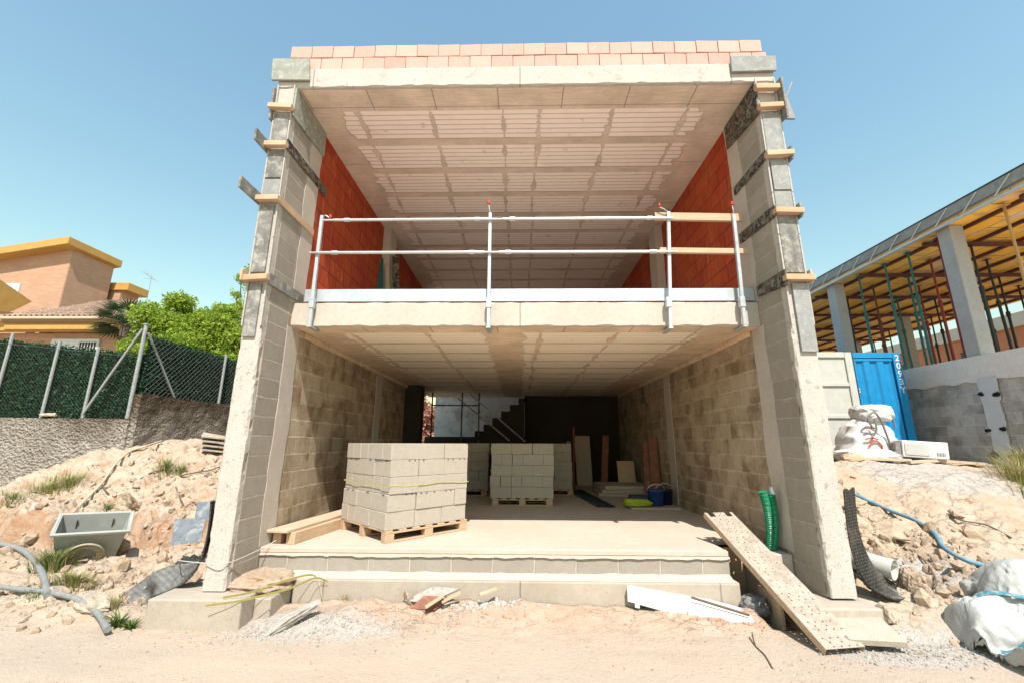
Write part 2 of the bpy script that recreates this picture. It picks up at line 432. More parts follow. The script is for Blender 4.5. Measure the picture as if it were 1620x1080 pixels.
# ---------------------------------------------------------------- camera, light, sky
cam_d = bpy.data.cameras.new('camera'); cam = bpy.data.objects.new('camera', cam_d); COL.objects.link(cam)
cam_d.sensor_width = 36; cam_d.lens = 677.223/1620*36; cam_d.clip_end = 3000; cam_d.clip_start = .05
cam.matrix_world = Matrix.Translation((0,0,1.15)) @ Matrix.Rotation(rad(1.186), 4, 'Z') @ Matrix.Rotation(rad(90+13.263), 4, 'X') @ Matrix.Rotation(rad(.239), 4, 'Z')
SC.camera = cam
SUN_EL, SUN_AZ = 54.5, 13.0            # the sun stands behind the viewer, a little to the right
sdir = Vector((math.sin(rad(SUN_AZ))*math.cos(rad(SUN_EL)), -math.cos(rad(SUN_AZ))*math.cos(rad(SUN_EL)), math.sin(rad(SUN_EL))))
sl = bpy.data.lights.new('sun', 'SUN'); sl.energy = 4.2; sl.angle = rad(.5); sl.color = (1, .925, .85)
so = bpy.data.objects.new('sun', sl); COL.objects.link(so); so.rotation_euler = sdir.to_track_quat('Z', 'Y').to_euler()
w = bpy.data.worlds.new('World'); SC.world = w; w.use_nodes = True
nt = w.node_tree; bg = nt.nodes['Background']
sk = nt.nodes.new('ShaderNodeTexSky'); sk.sky_type = 'NISHITA'; sk.sun_disc = False
sk.sun_elevation = rad(SUN_EL); sk.sun_rotation = rad(180-SUN_AZ); sk.altitude = 0
sk.air_density = 2.3; sk.dust_density = .4; sk.ozone_density = 3.0
tn = nt.nodes.new('ShaderNodeMix'); tn.data_type = 'RGBA'; tn.blend_type = 'MULTIPLY'; tn.inputs[0].default_value = 1; tn.inputs[7].default_value = (.92, 1.04, 1.0, 1)
nt.links.new(sk.outputs[0], tn.inputs[6]); nt.links.new(tn.outputs[2], bg.inputs[0]); bg.inputs[1].default_value = .098
SC.view_settings.view_transform = 'Standard'; SC.view_settings.look = 'None'
SC.view_settings.exposure = .93; SC.view_settings.gamma = 1
SC.render.engine = 'CYCLES'; SC.cycles.use_denoising = True
SC.cycles.max_bounces = 8; SC.cycles.diffuse_bounces = 4; SC.cycles.caustics_reflective = False

# ---------------------------------------------------------------- the unfinished house
XLO, XLI, XRI, XRO = -3.155, -2.93, 2.985, 3.23
YE, YB = 4.62, 14.0
ZR, ZRT = 5.63, 5.92
ZS, ZST = 2.57, 2.885
house = thing('unfinished_house', (0, 9, 0), 'unfinished two storey concrete and block house open at the front', 'house')
def side(xo, xi, YB=YB):
    a, b = min(xo, xi), max(xo, xi)
    m = MB(); m.box(a, b, 4.70, 5.46, -.33, ZR-.001); m.box(a, b, 5.46, YB, -.33, 2.70)
    m.build('block_wall', M['block_wall'], house)
    MB().box(a, b, 5.46, YB, 2.70, ZR-.001).build('red_brick_wall', M['red_brick'], house)
    # return blocks between the wall end and the pilaster, a touch proud
    s = 1 if xi < 0 else -1
    x0, x1 = sorted((xi, xi + s*.004))
    MB().box(x0, x1, 4.701, 5.15, -.32, 5.60).build('block_return', M['block_return'], house)
    # poured pilasters with wavering edges
    for (y0, y1, z0, z1, pr) in ((5.12, 5.42, .0, ZS, .010), (5.14, 5.45, ZST, ZR, .010), (8.60, 8.95, 0, ZS, .014), (8.35, 8.75, ZST, ZR, .16)):
        p = MB(); n = int((z1-z0)/.05)
        zs = np.linspace(z0+.002, z1-.002, n+1)
        ja = fbm(zs*2.3+y0*7, zs*0+xi*5, 5)*.05; jb = fbm(zs*2.1+y1*9, zs*0+xi*3+4, 5)*.05
        for k in range(n):
            za, zb = zs[k], zs[k+1]
            ya0, yb0, ya1, yb1 = y0+ja[k], y1+jb[k], y0+ja[k+1], y1+jb[k+1]
            xp = xi + s*pr; xb = xi - s*.02
            vs = [(xb,ya0,za),(xp,ya0,za),(xp,yb0,za),(xb,yb0,za),(xb,ya1,zb),(xp,ya1,zb),(xp,yb1,zb),(xb,yb1,zb)]
            fs = [(0,1,5,4),(1,2,6,5),(2,3,7,6)]
            if k == 0: fs.append((0,3,2,1))
            if k == n-1: fs.append((4,5,6,7))
            p.add(vs, fs)
        p.build('pilaster', M['pilaster'], house)
    # poured end of the wall with its chipped arrises
    n = 118; zs = np.linspace(-.29, ZR-.002, n+1); m = MB()
    cols = []
    for k, z in enumerate(zs):
        ch = lambda q: float(np.clip(fbm(z*9+q*31, q*7.7+a, 4)*.05, -.004, .016))
        low = 1 if z < 2.35 else .25
        cols.append([(a+ch(1)*low, 4.702), (a-.002, YE+.012+ch(2)*low), (a+.012+ch(3)*low, YE), (a+.08, YE-.003*vnoise(z*4, 1.)), (b-.08, YE+.003*vnoise(z*4, 3.)), (b-.012-ch(4)*low, YE), (b+.002, YE+.012+ch(5)*low), (b-ch(6)*low, 4.702)])
    vs = [(x, y, zs[k]) for k, c in enumerate(cols) for x, y in c]
    fs = [(k*8+i, k*8+i+1, (k+1)*8+i+1, (k+1)*8+i) for k in range(n) for i in range(7)]
    fs += [(k*8+7, k*8, (k+1)*8, (k+1)*8+7) for k in range(n)] + [tuple(range(8)), tuple(range(n*8+7, n*8-1, -1))]
    m.add(vs, fs); m.build('wall_end', M['wall_end'], house)
    for x in ((a-.004, a+.014), (b-.014, b+.004)):
        r = MB(); z = 2.42
        while z < ZR-.3:
            r.box(x[0], x[1], YE-.022, YE-.002, z, z+.53); z += .545
        r.build('edge_strip', M['steel_rail'], house)
side(XLO, XLI, 12.3); side(XRO, XRI)

# roof slab, its ceiling and the brick parapet
def wavy_slab(x0, x1, y0, y1, z0, z1):
    """slab whose front face is very slightly uneven, lower arris chipped"""
    n = 120; xs = np.linspace(x0, x1, n+1); m = MB()
    j = fbm(xs*3, xs*0+z0, 4)*.008; c = np.clip(fbm(xs*9, xs*0+z1, 4)*.03, -.004, .012)
    t = np.clip(fbm(xs*7, xs*0+z1+3, 4)*.03, -.006, .012)
    vs = []
    for k, x in enumerate(xs):
        vs += [(x, y1, z0), (x, y0+.012+c[k], z0), (x, y0+j[k], z0+.012+c[k]), (x, y0-j[k], z1-.012-t[k]), (x, y0+.014, z1+t[k]*.4), (x, y1, z1)]
    fs = [(k*6+i, k*6+(i+1) % 6, (k+1)*6+(i+1) % 6, (k+1)*6+i) for k in range(n) for i in range(6)]
    fs += [(0,1,2,3,4,5), tuple(n*6+i for i in (5,4,3,2,1,0))]
    return m.add(vs, fs)
roof = wavy_slab(XLO-.005, XRO+.005, YE-.012, YB, ZR, ZRT).build('roof_slab', M['beam'], house)
MB().box(XLI, XRI, YE+.035, YB-.2, ZR-.005, ZR-.001).build('ceiling', M['soffit_up'], roof)
mid = wavy_slab(XLI+.001, XRI-.001, 5.20, YB-.2, ZS, ZST).build('middle_slab', M['slab_mid'], house)
MB().box(XLI+.004, XRI-.004, 5.235, YB-.2, ZS-.005, ZS-.001).build('ceiling', M['soffit_low'], mid)
MB().box(XLI+.002, XRI-.002, 5.33, YB-.3, ZST+.001, ZST+.006).build('unseen_reflector', M['reflector'], mid)  # unseen pale sheet, added to bounce sunlight onto the upper ceiling
# ledger of concrete along the head of the lower walls
for xi, s in ((XLI, 1), (XRI, -1)):
    x0, x1 = sorted((xi + s*.001, xi + s*.055))
    MB().box(x0, x1, 5.44, 13.0, ZS-.075, ZS-.006).build('ledger', M['soffit_low'], house, bevel=.006)
p = MB()
p.box(-3.05, 3.13, YE+.035, YE+.16, ZRT+.002, ZRT+.375)
par = p.build('brick_parapet', M['mortar'], house)
pb = MB()
for row in range(2):
    x = -3.07 if row else -2.93; L = .283; z0 = ZRT+.006+row*.194
    while x < 3.10:
        e = min(x+L, 3.16 if row else 3.20); dy = random.uniform(-.006, .006); t = random.uniform(-.003, .004)
        g = .0035
        pb.add([(x+g,YE+.01+dy,z0+t),(e-g,YE+.01-dy*.5,z0+t),(e-g,YE+.17,z0+t),(x+g,YE+.17,z0+t),
                (x+g,YE+.01+dy,z0+.185+t),(e-g,YE+.01-dy*.5,z0+.185+t),(e-g,YE+.17,z0+.185+t),(x+g,YE+.17,z0+.185+t)],
               [(0,3,2,1),(4,5,6,7),(0,1,5,4),(1,2,6,5),(2,3,7,6),(3,0,4,7)])
        x += L
pb.build('brick_course', M['pink_brick'], par, bevel=.004)

# ground floor slab, the block course under it and the foundation
fl = MB()
fl.prism([(XLI+.002,5.15),(2.28,5.15),(2.28,5.72),(XRI-.002,5.72),(XRI-.002,YB-.2),(XLI+.002,YB-.2)], 'z', -.058, 0)
fl.build('floor_slab', M['floor'], house, bevel=.008)
n = 110; xs = np.linspace(XLI+.01, 2.285, n+1); m = MB(); vs = []
for k, x in enumerate(xs):
    q = float(fbm(x*6, 3.3, 4))*.012; q2 = float(fbm(x*11, 8.3, 4))*.022
    vs += [(x, 5.40, -.0585), (x, 5.147+q*.4, -.0585), (x, 5.14+q*.5, -.085+q2), (x, 5.162, -.088+q2), (x, 5.40, -.088)]
m.add(vs, [(k*5+i, k*5+(i+1) % 5, (k+1)*5+(i+1) % 5, (k+1)*5+i) for k in range(n) for i in range(5)] + [(0,1,2,3,4), tuple(n*5+i for i in (4,3,2,1,0))])
m.build('mortar_edge', M['floor'], house)
MB().box(XLI+.004, 2.282, 5.162, 5.40, -.29, -.06).build('block_course', M['block_front'], house, bevel=.006)
f = MB()
f.box(-2.44, 2.30, 5.00, 5.5, -.75, -.283)
f.build('footing', M['footing'], house, bevel=.012, seg=2)
q = MB(); vs = []; xs = np.linspace(-2.9, 2.27, 131)
for x in xs:
    a = abs(float(fbm(x*5, 1.2, 4)))*.05
    vs += [(x, 5.17, -.245+a*.6), (x, 5.10-a*.5, -.268+a*.4), (x, 5.03-a*.5, -.2805)]
q.add(vs, [(k*3+i, k*3+i+1, (k+1)*3+i+1, (k+1)*3+i) for k in range(130) for i in range(2)])
q.build('mortar_spill', M['floor'], house, smooth=True)
# pads below the two wall ends
f = MB(); f.box(-3.52, -2.62, 4.42, 4.95, -.72, -.30, Matrix.Rotation(rad(0), 4, 'Z')); f.build('footing', M['footing'], house, bevel=.015, seg=2)
f = MB(); f.box(-2.615, -2.45, 4.62, 5.3, -.75, -.345); f.build('footing', M['footing'], house, bevel=.015, seg=2)
f = MB(); f.box(2.72, 3.30, 4.42, 5.16, -.72, -.312); f.build('footing', M['footing'], house, bevel=.015, seg=2)
f = MB(); f.box(2.66, XRI-.004, 5.165, 5.715, -.55, -.03); f.build('floor_stub', M['floor'], house, bevel=.015, seg=2)
f = MB(); f.box(2.302, 2.32, 5.06, 5.70, -.72, -.29); f.build('plywood_shutter', M['wood'], house)
f = MB(); f.box(2.56, 2.585, 4.75, 5.16, -.75, -.33); f.build('plywood_shutter', M['wood'], house)
f = MB(); f.box(2.322, 2.65, 5.60, 5.625, -.72, -.06); f.build('plywood_shutter', M['wood'], house)

# back of the house
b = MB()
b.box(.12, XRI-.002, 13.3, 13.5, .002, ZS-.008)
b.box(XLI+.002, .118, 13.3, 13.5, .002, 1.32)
b.build('back_wall', M['shade_conc'], house)
MB().box(XLI+.002, -2.52, 10.8, 11.2, .002, ZS-.008).build('pilaster', M['shade_conc'], house)
u = MB(); u.box(XLI+.002, XRI-.002, 13.3, 13.5, ZST+.002, 3.9); u.box(XLI+.002, -1.2, 13.3, 13.5, 3.902, ZR-.008); u.box(1.2, XRI-.002, 13.3, 13.5, 3.902, ZR-.008)
u.build('back_wall', M['red_brick'], house)
st = []
for k in range(13):
    x = -3.0 + k*.245; z = .18 + k*.183
    st += [(x, z), (x+.245, z)] if k else [(x, 0.002), (x, z), (x+.245, z)]
st += [(.1, .18+12*.183), (.1, 1.2), (-1.4, .002)]
MB().prism(st, 'y', 12.2, 13.25).build('stair', M['shade_conc'], house)

# white rendered wall of the plot behind, and a reddish shrub beside it
gw = MB(); gw.box(-2.98, 6, 15.0, 15.2, -.2, 4.2); gwo = gw.build('garden_wall', M['white_render'])
tag(gwo, 'stained white rendered wall seen through the opening at the back of the house', 'wall')
sc = thing('scaffold_frame', (-1.4, 12.0, 0), 'thin dark scaffold tubes and braces standing at the dark back of the house', 'scaffold')
for x in (-2.45, -1.62, -1.15): MB().tube([(x,11.9,.01),(x,11.9,2.5)], .022, 6).build('upright', M['black_board'], sc)
MB().tube([(-2.45,11.93,2.15),(-1.15,11.93,2.15)], .02, 6).build('ledger', M['black_board'], sc)
MB().tube([(-1.75,11.85,2.36),(-.3,11.85,1.2)], .022, 6).build('brace', M['galv_tube'], sc)
MB().tube([(-1.45,11.8,2.5),(.12,11.8,1.18)], .022, 6).build('brace', M['galv_tube'], sc)

# ---------------------------------------------------------------- formwork left on the wall ends
def clamp(x_in, x_out, z, ib, ibmat, ob, obmat, label, batmat='orange_wood', h=.066):
    s = 1 if x_in > x_out else -1
    t = thing('formwork_clamp', ((x_in+x_out)/2, YE-.06, z-h/2), label, 'formwork clamp', 'clamps around the wall ends')
    xa, xb = sorted((x_in + s*.035, x_out - s*.045))
    tilt = random.uniform(-.012, .012)
    MB().bar((xa, YE-.066, z-tilt), (xb, YE-.066, z+tilt), .075, h).build('batten', M[batmat], t, bevel=.004)
    y0, y1, za0, za1, zb0, zb1 = ib       # inner board: front edge z range, rear edge z range
    a, b2 = sorted((x_in + s*.008, x_in + s*.032))
    vs = [(x, y, zz) for x in (a, b2) for (y, zz) in ((y0,za0),(y1,zb0),(y1,zb1),(y0,za1))]
    MB().add(vs, [(0,1,2,3),(7,6,5,4),(0,4,5,1),(1,5,6,2),(2,6,7,3),(3,7,4,0)]).build('inner_board', M[ibmat], t, bevel=.003)
    y0, y1, za0, za1, zb0, zb1 = ob
    a, b2 = sorted((x_out - s*.012, x_out - s*.036))
    vs = [(x, y, zz) for x in (a, b2) for (y, zz) in ((y0,za0),(y1,zb0),(y1,zb1),(y0,za1))]
    MB().add(vs, [(0,1,2,3),(7,6,5,4),(0,4,5,1),(1,5,6,2),(2,6,7,3),(3,7,4,0)]).build('outer_board', M[obmat], t, bevel=.003)
    return t
L = (XLI, XLO); R = (XRI, XRO)
clamp(*L, 5.285, (4.60,5.47,5.20,5.622,5.24,5.622), 'green_board', (4.56,5.2,5.12,5.60,5.15,5.60), 'grey_board', 'topmost formwork clamp of the left wall end, with a wide mottled board under the ceiling', 'wood')
clamp(*L, 4.735, (4.57,5.66,4.70,4.83,4.70,4.83), 'black_board', (4.36,5.3,4.66,4.82,4.66,4.82), 'grey_board', 'second formwork clamp down the left wall end, its black board reaching over red bricks', 'wood')
clamp(*L, 3.988, (4.57,5.44,3.945,4.04,3.945,4.04), 'wood', (4.24,5.2,3.94,4.09,3.94,4.09), 'grey_board', 'formwork clamp third from the top of the left wall end, with a bare pine board', 'wood')
clamp(*L, 2.973, (4.57,5.38,2.92,3.05,2.92,3.05), 'grey_board', (4.50,5.2,2.93,3.07,2.93,3.07), 'wood', 'lowest formwork clamp of the left wall end, level with the middle slab', 'orange_wood')
clamp(*R, 5.211, (4.58,5.40,5.14,5.60,5.24,5.60), 'black_board', (4.50,5.0,5.02,5.60,5.10,5.66), 'grey_board', 'topmost formwork clamp of the right wall end, with a wide black board', 'orange_wood')
clamp(*R, 4.536, (4.56,5.36,4.50,4.60,4.48,4.60), 'black_board', (4.54,5.2,4.46,4.64,4.46,4.64), 'grey_board', 'formwork clamp second from the top of the right wall end, with a narrow black board', 'wood')
clamp(*R, 3.774, (4.55,5.37,3.72,3.86,3.76,3.90), 'black_board', (4.54,5.2,3.70,3.88,3.70,3.88), 'grey_board', 'third formwork clamp down the right wall end, above the guardrail end', 'orange_wood')
clamp(*R, 2.950, (4.54,5.13,2.86,3.05,2.93,3.06), 'black_board', (4.55,5.2,2.90,3.05,2.90,3.05), 'wood', 'lowest formwork clamp of the right wall end, with a splashed black board', 'orange_wood')
tag(MB().bar((2.94, YE-.066, 5.487), (3.235, YE-.066, 5.487), .07, .07).build('batten', M['orange_wood'], bevel=.004), 'single orange batten just under the roof slab on the right wall end', 'batten')
def endboard(x0, x1, z0, z1, y, mat, label):
    tag(MB().box(x0, x1, YE-.026-y, YE-.004-y, z0, z1).build('formwork_board', M[mat], bevel=.003), label, 'formwork board', 'boards on the wall ends')
endboard(XLO+.018, XLI-.018, 4.80, 5.21, 0, 'grey_board', 'streaked grey formwork board between the two topmost battens of the left wall end')
endboard(XLO+.018, XLI-.018, 4.30, 4.68, 0, 'grey_board', 'streaked grey formwork board under the second batten of the left wall end')
endboard(XLO+.012, XLI-.012, 4.05, 4.275, .003, 'slate_board', 'short slate grey board just above the third batten of the left wall end')
endboard(XLO+.018, XLI-.045, 3.06, 3.93, 0, 'grey_board', 'tall dark streaked formwork board between the two lowest battens of the left wall end')
endboard(XLO+.03, XLI-.055, 2.29, 2.92, .002, 'grey_board', 'formwork board hanging below the lowest batten of the left wall end')
endboard(XRI+.018, XRO-.018, 4.60, 5.15, 0, 'slate_board', 'smooth grey formwork board between the two topmost clamps of the right wall end')
endboard(XRI+.03, XRO-.02, 4.08, 4.47, .004, 'slate_board', 'grey board with a dark lower edge under the second batten of the right wall end')
endboard(XRI+.022, XRO-.022, 3.83, 4.06, 0, 'slate_board', 'short grey board just above the third batten of the right wall end')
endboard(XRI+.018, XRO-.022, 3.03, 3.72, 0, 'grey_board', 'tall stained grey board between the two lowest battens of the right wall end')
endboard(XRI+.06, XRO-.01, 2.12, 2.90, .006, 'slate_board', 'pale blotched board hanging below the lowest batten of the right wall end')
def plate(pts, y, mat, label):
    vs = [(x, yy, z) for yy in (y, y+.03) for x, z in pts]
    tag(MB().add(vs, [(0,1,2,3),(7,6,5,4),(0,4,5,1),(1,5,6,2),(2,6,7,3),(3,7,4,0)]).build('plywood_sheet', M[mat], bevel=.003), label, 'plywood sheet')
plate([(-3.235,5.715),(-2.735,5.705),(-2.775,6.045),(-3.26,6.05)], YE-.055, 'green_board', 'square greenish plywood sheet at the left corner of the roof edge')
plate([(2.69,5.75),(3.255,5.76),(3.27,5.985),(2.70,5.99)], YE-.055, 'slate_board', 'oblong grey plywood sheet at the right corner of the roof edge')
plate([(3.27,5.18),(3.50,5.17),(3.44,5.52),(3.29,5.53)], YE+.10, 'slate_board', 'small grey plywood sheet sticking out beside the top of the right wall end')
tag(MB().tube([(3.40,YE+.09,5.45),(3.47,YE+.06,5.62),(3.50,YE+.06,5.68)], .008, 5).build('bent_wire', M['steel_rail']), 'bent tie wire sticking up from the small grey sheet beside the right wall end', 'wire')

# ---------------------------------------------------------------- guardrail on the middle slab
def rail_post(x, xt, z0, z1, knob, label):
    y = 5.115
    t = thing('guardrail_post', (x, y, z0), label, 'guardrail post', 'posts of the guardrail')
    MB().bar((x,y,z0-.01), (xt,y,z1), .042, .042, up=(0,1,0)).build('post', M['galv'], t, bevel=.005)
    c = MB(); c.box(x-.028, x+.028, y-.028, y+.24, z0-.035, z0-.012); c.build('clamp_foot', M['galv'], t, bevel=.003)
    c = MB(); c.box(x-.032, x+.032, y-.03, y+.03, ZST-.10, ZST+.03); c.box(x-.02, x+.02, y+.0301, y+.25, ZST+.006, ZST+.02); c.build('clamp_sleeve', M['galv'], t, bevel=.003)
    kx, kz = knob
    MB().tube([(xt,y,z1-.005),(xt*.5+kx*.5,y-.02,z1+(kz-z1)*.35),(kx,y-.02,kz-.03)], .007, 6).build('crank', M['galv'], t)
    MB().lathe([(0.002,-.022),(.018,-.02),(.022,-.006),(.011,.002),(.020,.011),(.017,.022),(.002,.025)], (kx,y-.02,kz), 12).build('knob', M['red_plastic'], t, smooth=True)
rail_post(-2.64, -2.64, 2.57, 4.073, (-2.52, 4.05), 'leftmost guardrail post on the middle slab, its red knob bent to the side')
rail_post(-.40, -.40, 2.555, 4.094, (-.42, 4.235), 'guardrail post in the middle of the slab edge')
rail_post(1.84, 1.937, 2.545, 4.095, (1.82, 4.185), 'slanting guardrail post where the tubes meet the wooden rails')
rail_post(2.745, 2.778, 2.565, 4.052, (2.765, 4.20), 'rightmost guardrail post on the middle slab')
def rail_tube(x0, x1, z0, z1, label):
    t = thing('guardrail_tube', ((x0+x1)/2, 5.075, min(z0, z1)), label, 'guardrail tube', 'steel tubes of the guardrail')
    f = lambda u: (x0+(x1-x0)*u, 5.074, z0+(z1-z0)*u)
    MB().tube([f(.03), f(.48)], .0185, 10).build('sleeve', M['galv_tube'], t, smooth=False)
    MB().tube([f(.52), f(.97)], .0185, 10).build('sleeve', M['galv_tube'], t)
    for a, b in ((0,.07), (.44,.56), (.93,1)): MB().tube([f(a), f(b)], [.013, .013], 8).build('spigot', M['galv_tube'], t)
    for a in (.07, .445, .545, .935): MB().tube([f(a-.008), f(a+.008)], .026, 10).build('collar', M['galv'], t)
rail_tube(-2.60, 1.97, 3.985, 3.985, 'upper steel tube of the guardrail')
rail_tube(-2.73, 1.99, 3.523, 3.515, 'lower steel tube of the guardrail')
tag(MB().bar((1.77,5.16,4.055), (2.90,5.16,4.025), .045, .105).build('guardrail_plank', M['wood'], bevel=.003), 'upper pine rail closing the right end of the guardrail', 'plank')
tag(MB().bar((1.80,5.16,3.57), (2.91,5.16,3.55), .045, .07).build('guardrail_plank', M['wood'], bevel=.003), 'lower, thinner pine rail closing the right end of the guardrail', 'plank')
# galvanised channel lying along the slab edge
pr = [(5.212,2.905),(5.31,2.905),(5.31,2.912),(5.222,2.912),(5.222,3.066),(5.31,3.066),(5.31,3.073),(5.212,3.073)]
bm_ = MB(); bm_.prism(pr, 'x', -2.80, 2.965)
tag(bm_.build('steel_channel', M['galv'], bevel=.002), 'long galvanised steel channel lying along the edge of the middle slab', 'steel channel')
for x in (-2.3, -.9, .6, 2.2):
    pass
fb = MB(); x = -2.75
while x < 2.9:
    fb.box(x, x+.25, 5.23, 5.32, ZST+.006, ZST+.019); x += .27
tag(fb.build('brick_packing', M['rust']), 'thin row of red brick packing under the galvanised channel', 'brick packing', kind='stuff')
# ---------------------------------------------------------------- ground
def H(x, y, detail=True):
    x = np.asarray(x, float); y = np.asarray(y, float)
    x, y = np.broadcast_arrays(x, y)
    n1 = fbm(x*.9+3, y*.9+7, 5); n2 = fbm(x*3.1+11, y*3.1+2, 5); n3 = fbm(x*11, y*11, 4)
    rid = 1-np.abs(fbm(x*2.3+5, y*2.7+1, 5))*3
    road = -.56 + .012*n1 + .004*n2
    # left: a clay step, then a slope up to the neighbour's wall
    fx = smooth(-12.2, -8.4, x)
    yw = y + .5*n1 + .12*n2
    L = -.555 + .13*smooth(4.9, 6.2, y) + fx*(.50*smooth(6.95, 7.35, yw) + .95*smooth(7.4, 10.0, y)) + .18*smooth(-7.5, -9.5, x)*smooth(5.2, 7.5, y)
    rough = smooth(4.7, 5.6, y + .25*n1)
    n4 = fbm(x*5.5+3*n2, y*7+8, 5); st = np.abs(vnoise(x*1.3+5*n2, y*9+2*n1))*2
    L = L + rough*(.15*n1*smooth(5.5, 7, y) + .11*n2 + .07*n4*smooth(5.2, 6.5, y) + .035*n3) + .09*rough*(rid-.4)*smooth(6.4, 7.4, y) - .10*smooth(6.6, 7.2, y)*smooth(8.6, 7.6, y)*st
    L = L + .10*np.exp(-((x+5.05)**2/.35 + (y-5.05)**2/.12)) + .12*np.exp(-((x+4.25)**2/.25+(y-4.72)**2/.05))
    # neighbour's garden behind its wall
    L = np.where((y > 10.12) & (x < -9.0), 1.5, L)
    L = np.where((y > 10.0) & (x >= -9.0), np.maximum(L, 1.0+.05*n2), L)
    # right: bank rising from the street to the container
    k = (y-4.35 + .25*n1)/3.9
    R = -.55 + 1.40*np.clip(k, 0, 1)**.92 - .10*smooth(.8, 1.15, k) + .10*np.exp(-((x-5.2)**2/3+(y-7.6)**2/.6))
    rr = smooth(4.2, 4.9, y)
    R = R + rr*(.07*n1 + .05*n2 + .022*n3 + .05*fbm(x*5+2*n2, y*6, 5)) - .07*rr*np.clip(rid-.72, 0, 1)*3*smooth(7.8, 6.6, y) - .16*rr*np.exp(-((x-4.6-.35*(y-5.6))**2/.06))*smooth(4.7, 5.4, y)*smooth(7.2, 6.2, y)
    R = R - .25*smooth(7.6, 9.2, x)*smooth(8.2, 7.2, y)
    z = np.where(x < 0, L, R)
    # in front of and below the house
    F = -.56 + .03*np.exp(-((y-4.95)**2/.05))*(.5+.9*smooth(.25, -.35, np.abs(x+.9)-1.2)) + .05*smooth(4.4, 4.95, y) + .06*n2*smooth(4.3, 4.8, y) + .018*n3*smooth(4.3, 4.7, y)
    F = F + .10*np.exp(-((x+1.9)**2/.25+(y-4.55)**2/.05))
    F = np.where(y > 5.02, -.70, F)
    t = smooth(2.35, 2.45, x)*(y > 4.6); F = F*(1-t) + t*np.minimum(F, -.66+.05*n2)
    inside = smooth(-3.30, -3.00, x)*smooth(3.32, 3.08, x)
    front = smooth(5.2, 4.5, y)
    z = z*(1-inside) + F*inside
    s = smooth(4.05, 4.75, y + .30*n1 + .05*n2)
    z = road*(1-s) + z*s
    return z
def spaced(a, b, st, far):
    v = list(np.arange(a, b, st)); d = st; p = b
    while p < far: v.append(p); d *= 1.35; p += d
    d = st; p = a-st
    lo = []
    while p > -far: lo.append(p); d *= 1.35; p -= d
    return np.array(lo[::-1] + v)
gx = spaced(-10.4, 10.4, .045, 900); gy = spaced(2.4, 10.6, .035, 900)
GX, GY = np.meshgrid(gx, gy)
GZ = H(GX, GY)
far = np.maximum(np.abs(GX), np.abs(GY-6))
GZ = np.where((far > 16) | ((np.abs(GX) < 3.0) & (GY > 9)), np.minimum(GZ, 0)*0 - .6, GZ)
GZ = np.where((GY < 2.4), -.56, GZ)
nx, ny = len(gx), len(gy)
me = bpy.data.meshes.new('ground')
V = np.stack([GX, GY, GZ], -1).reshape(-1, 3)
i = np.arange(nx*ny).reshape(ny, nx)
F = np.stack([i[:-1,:-1], i[:-1,1:], i[1:,1:], i[1:,:-1]], -1).reshape(-1, 4)
me.vertices.add(len(V)); me.vertices.foreach_set('co', V.ravel())
me.loops.add(F.size); me.loops.foreach_set('vertex_index', F.ravel())
me.polygons.add(len(F)); me.polygons.foreach_set('loop_start', np.arange(0, F.size, 4)); me.polygons.foreach_set('loop_total', np.full(len(F), 4))
me.polygons.foreach_set('use_smooth', np.ones(len(F), bool))
me.update(); me.validate()
ground = bpy.data.objects.new('ground', me); COL.objects.link(ground); ground['kind'] = 'structure'
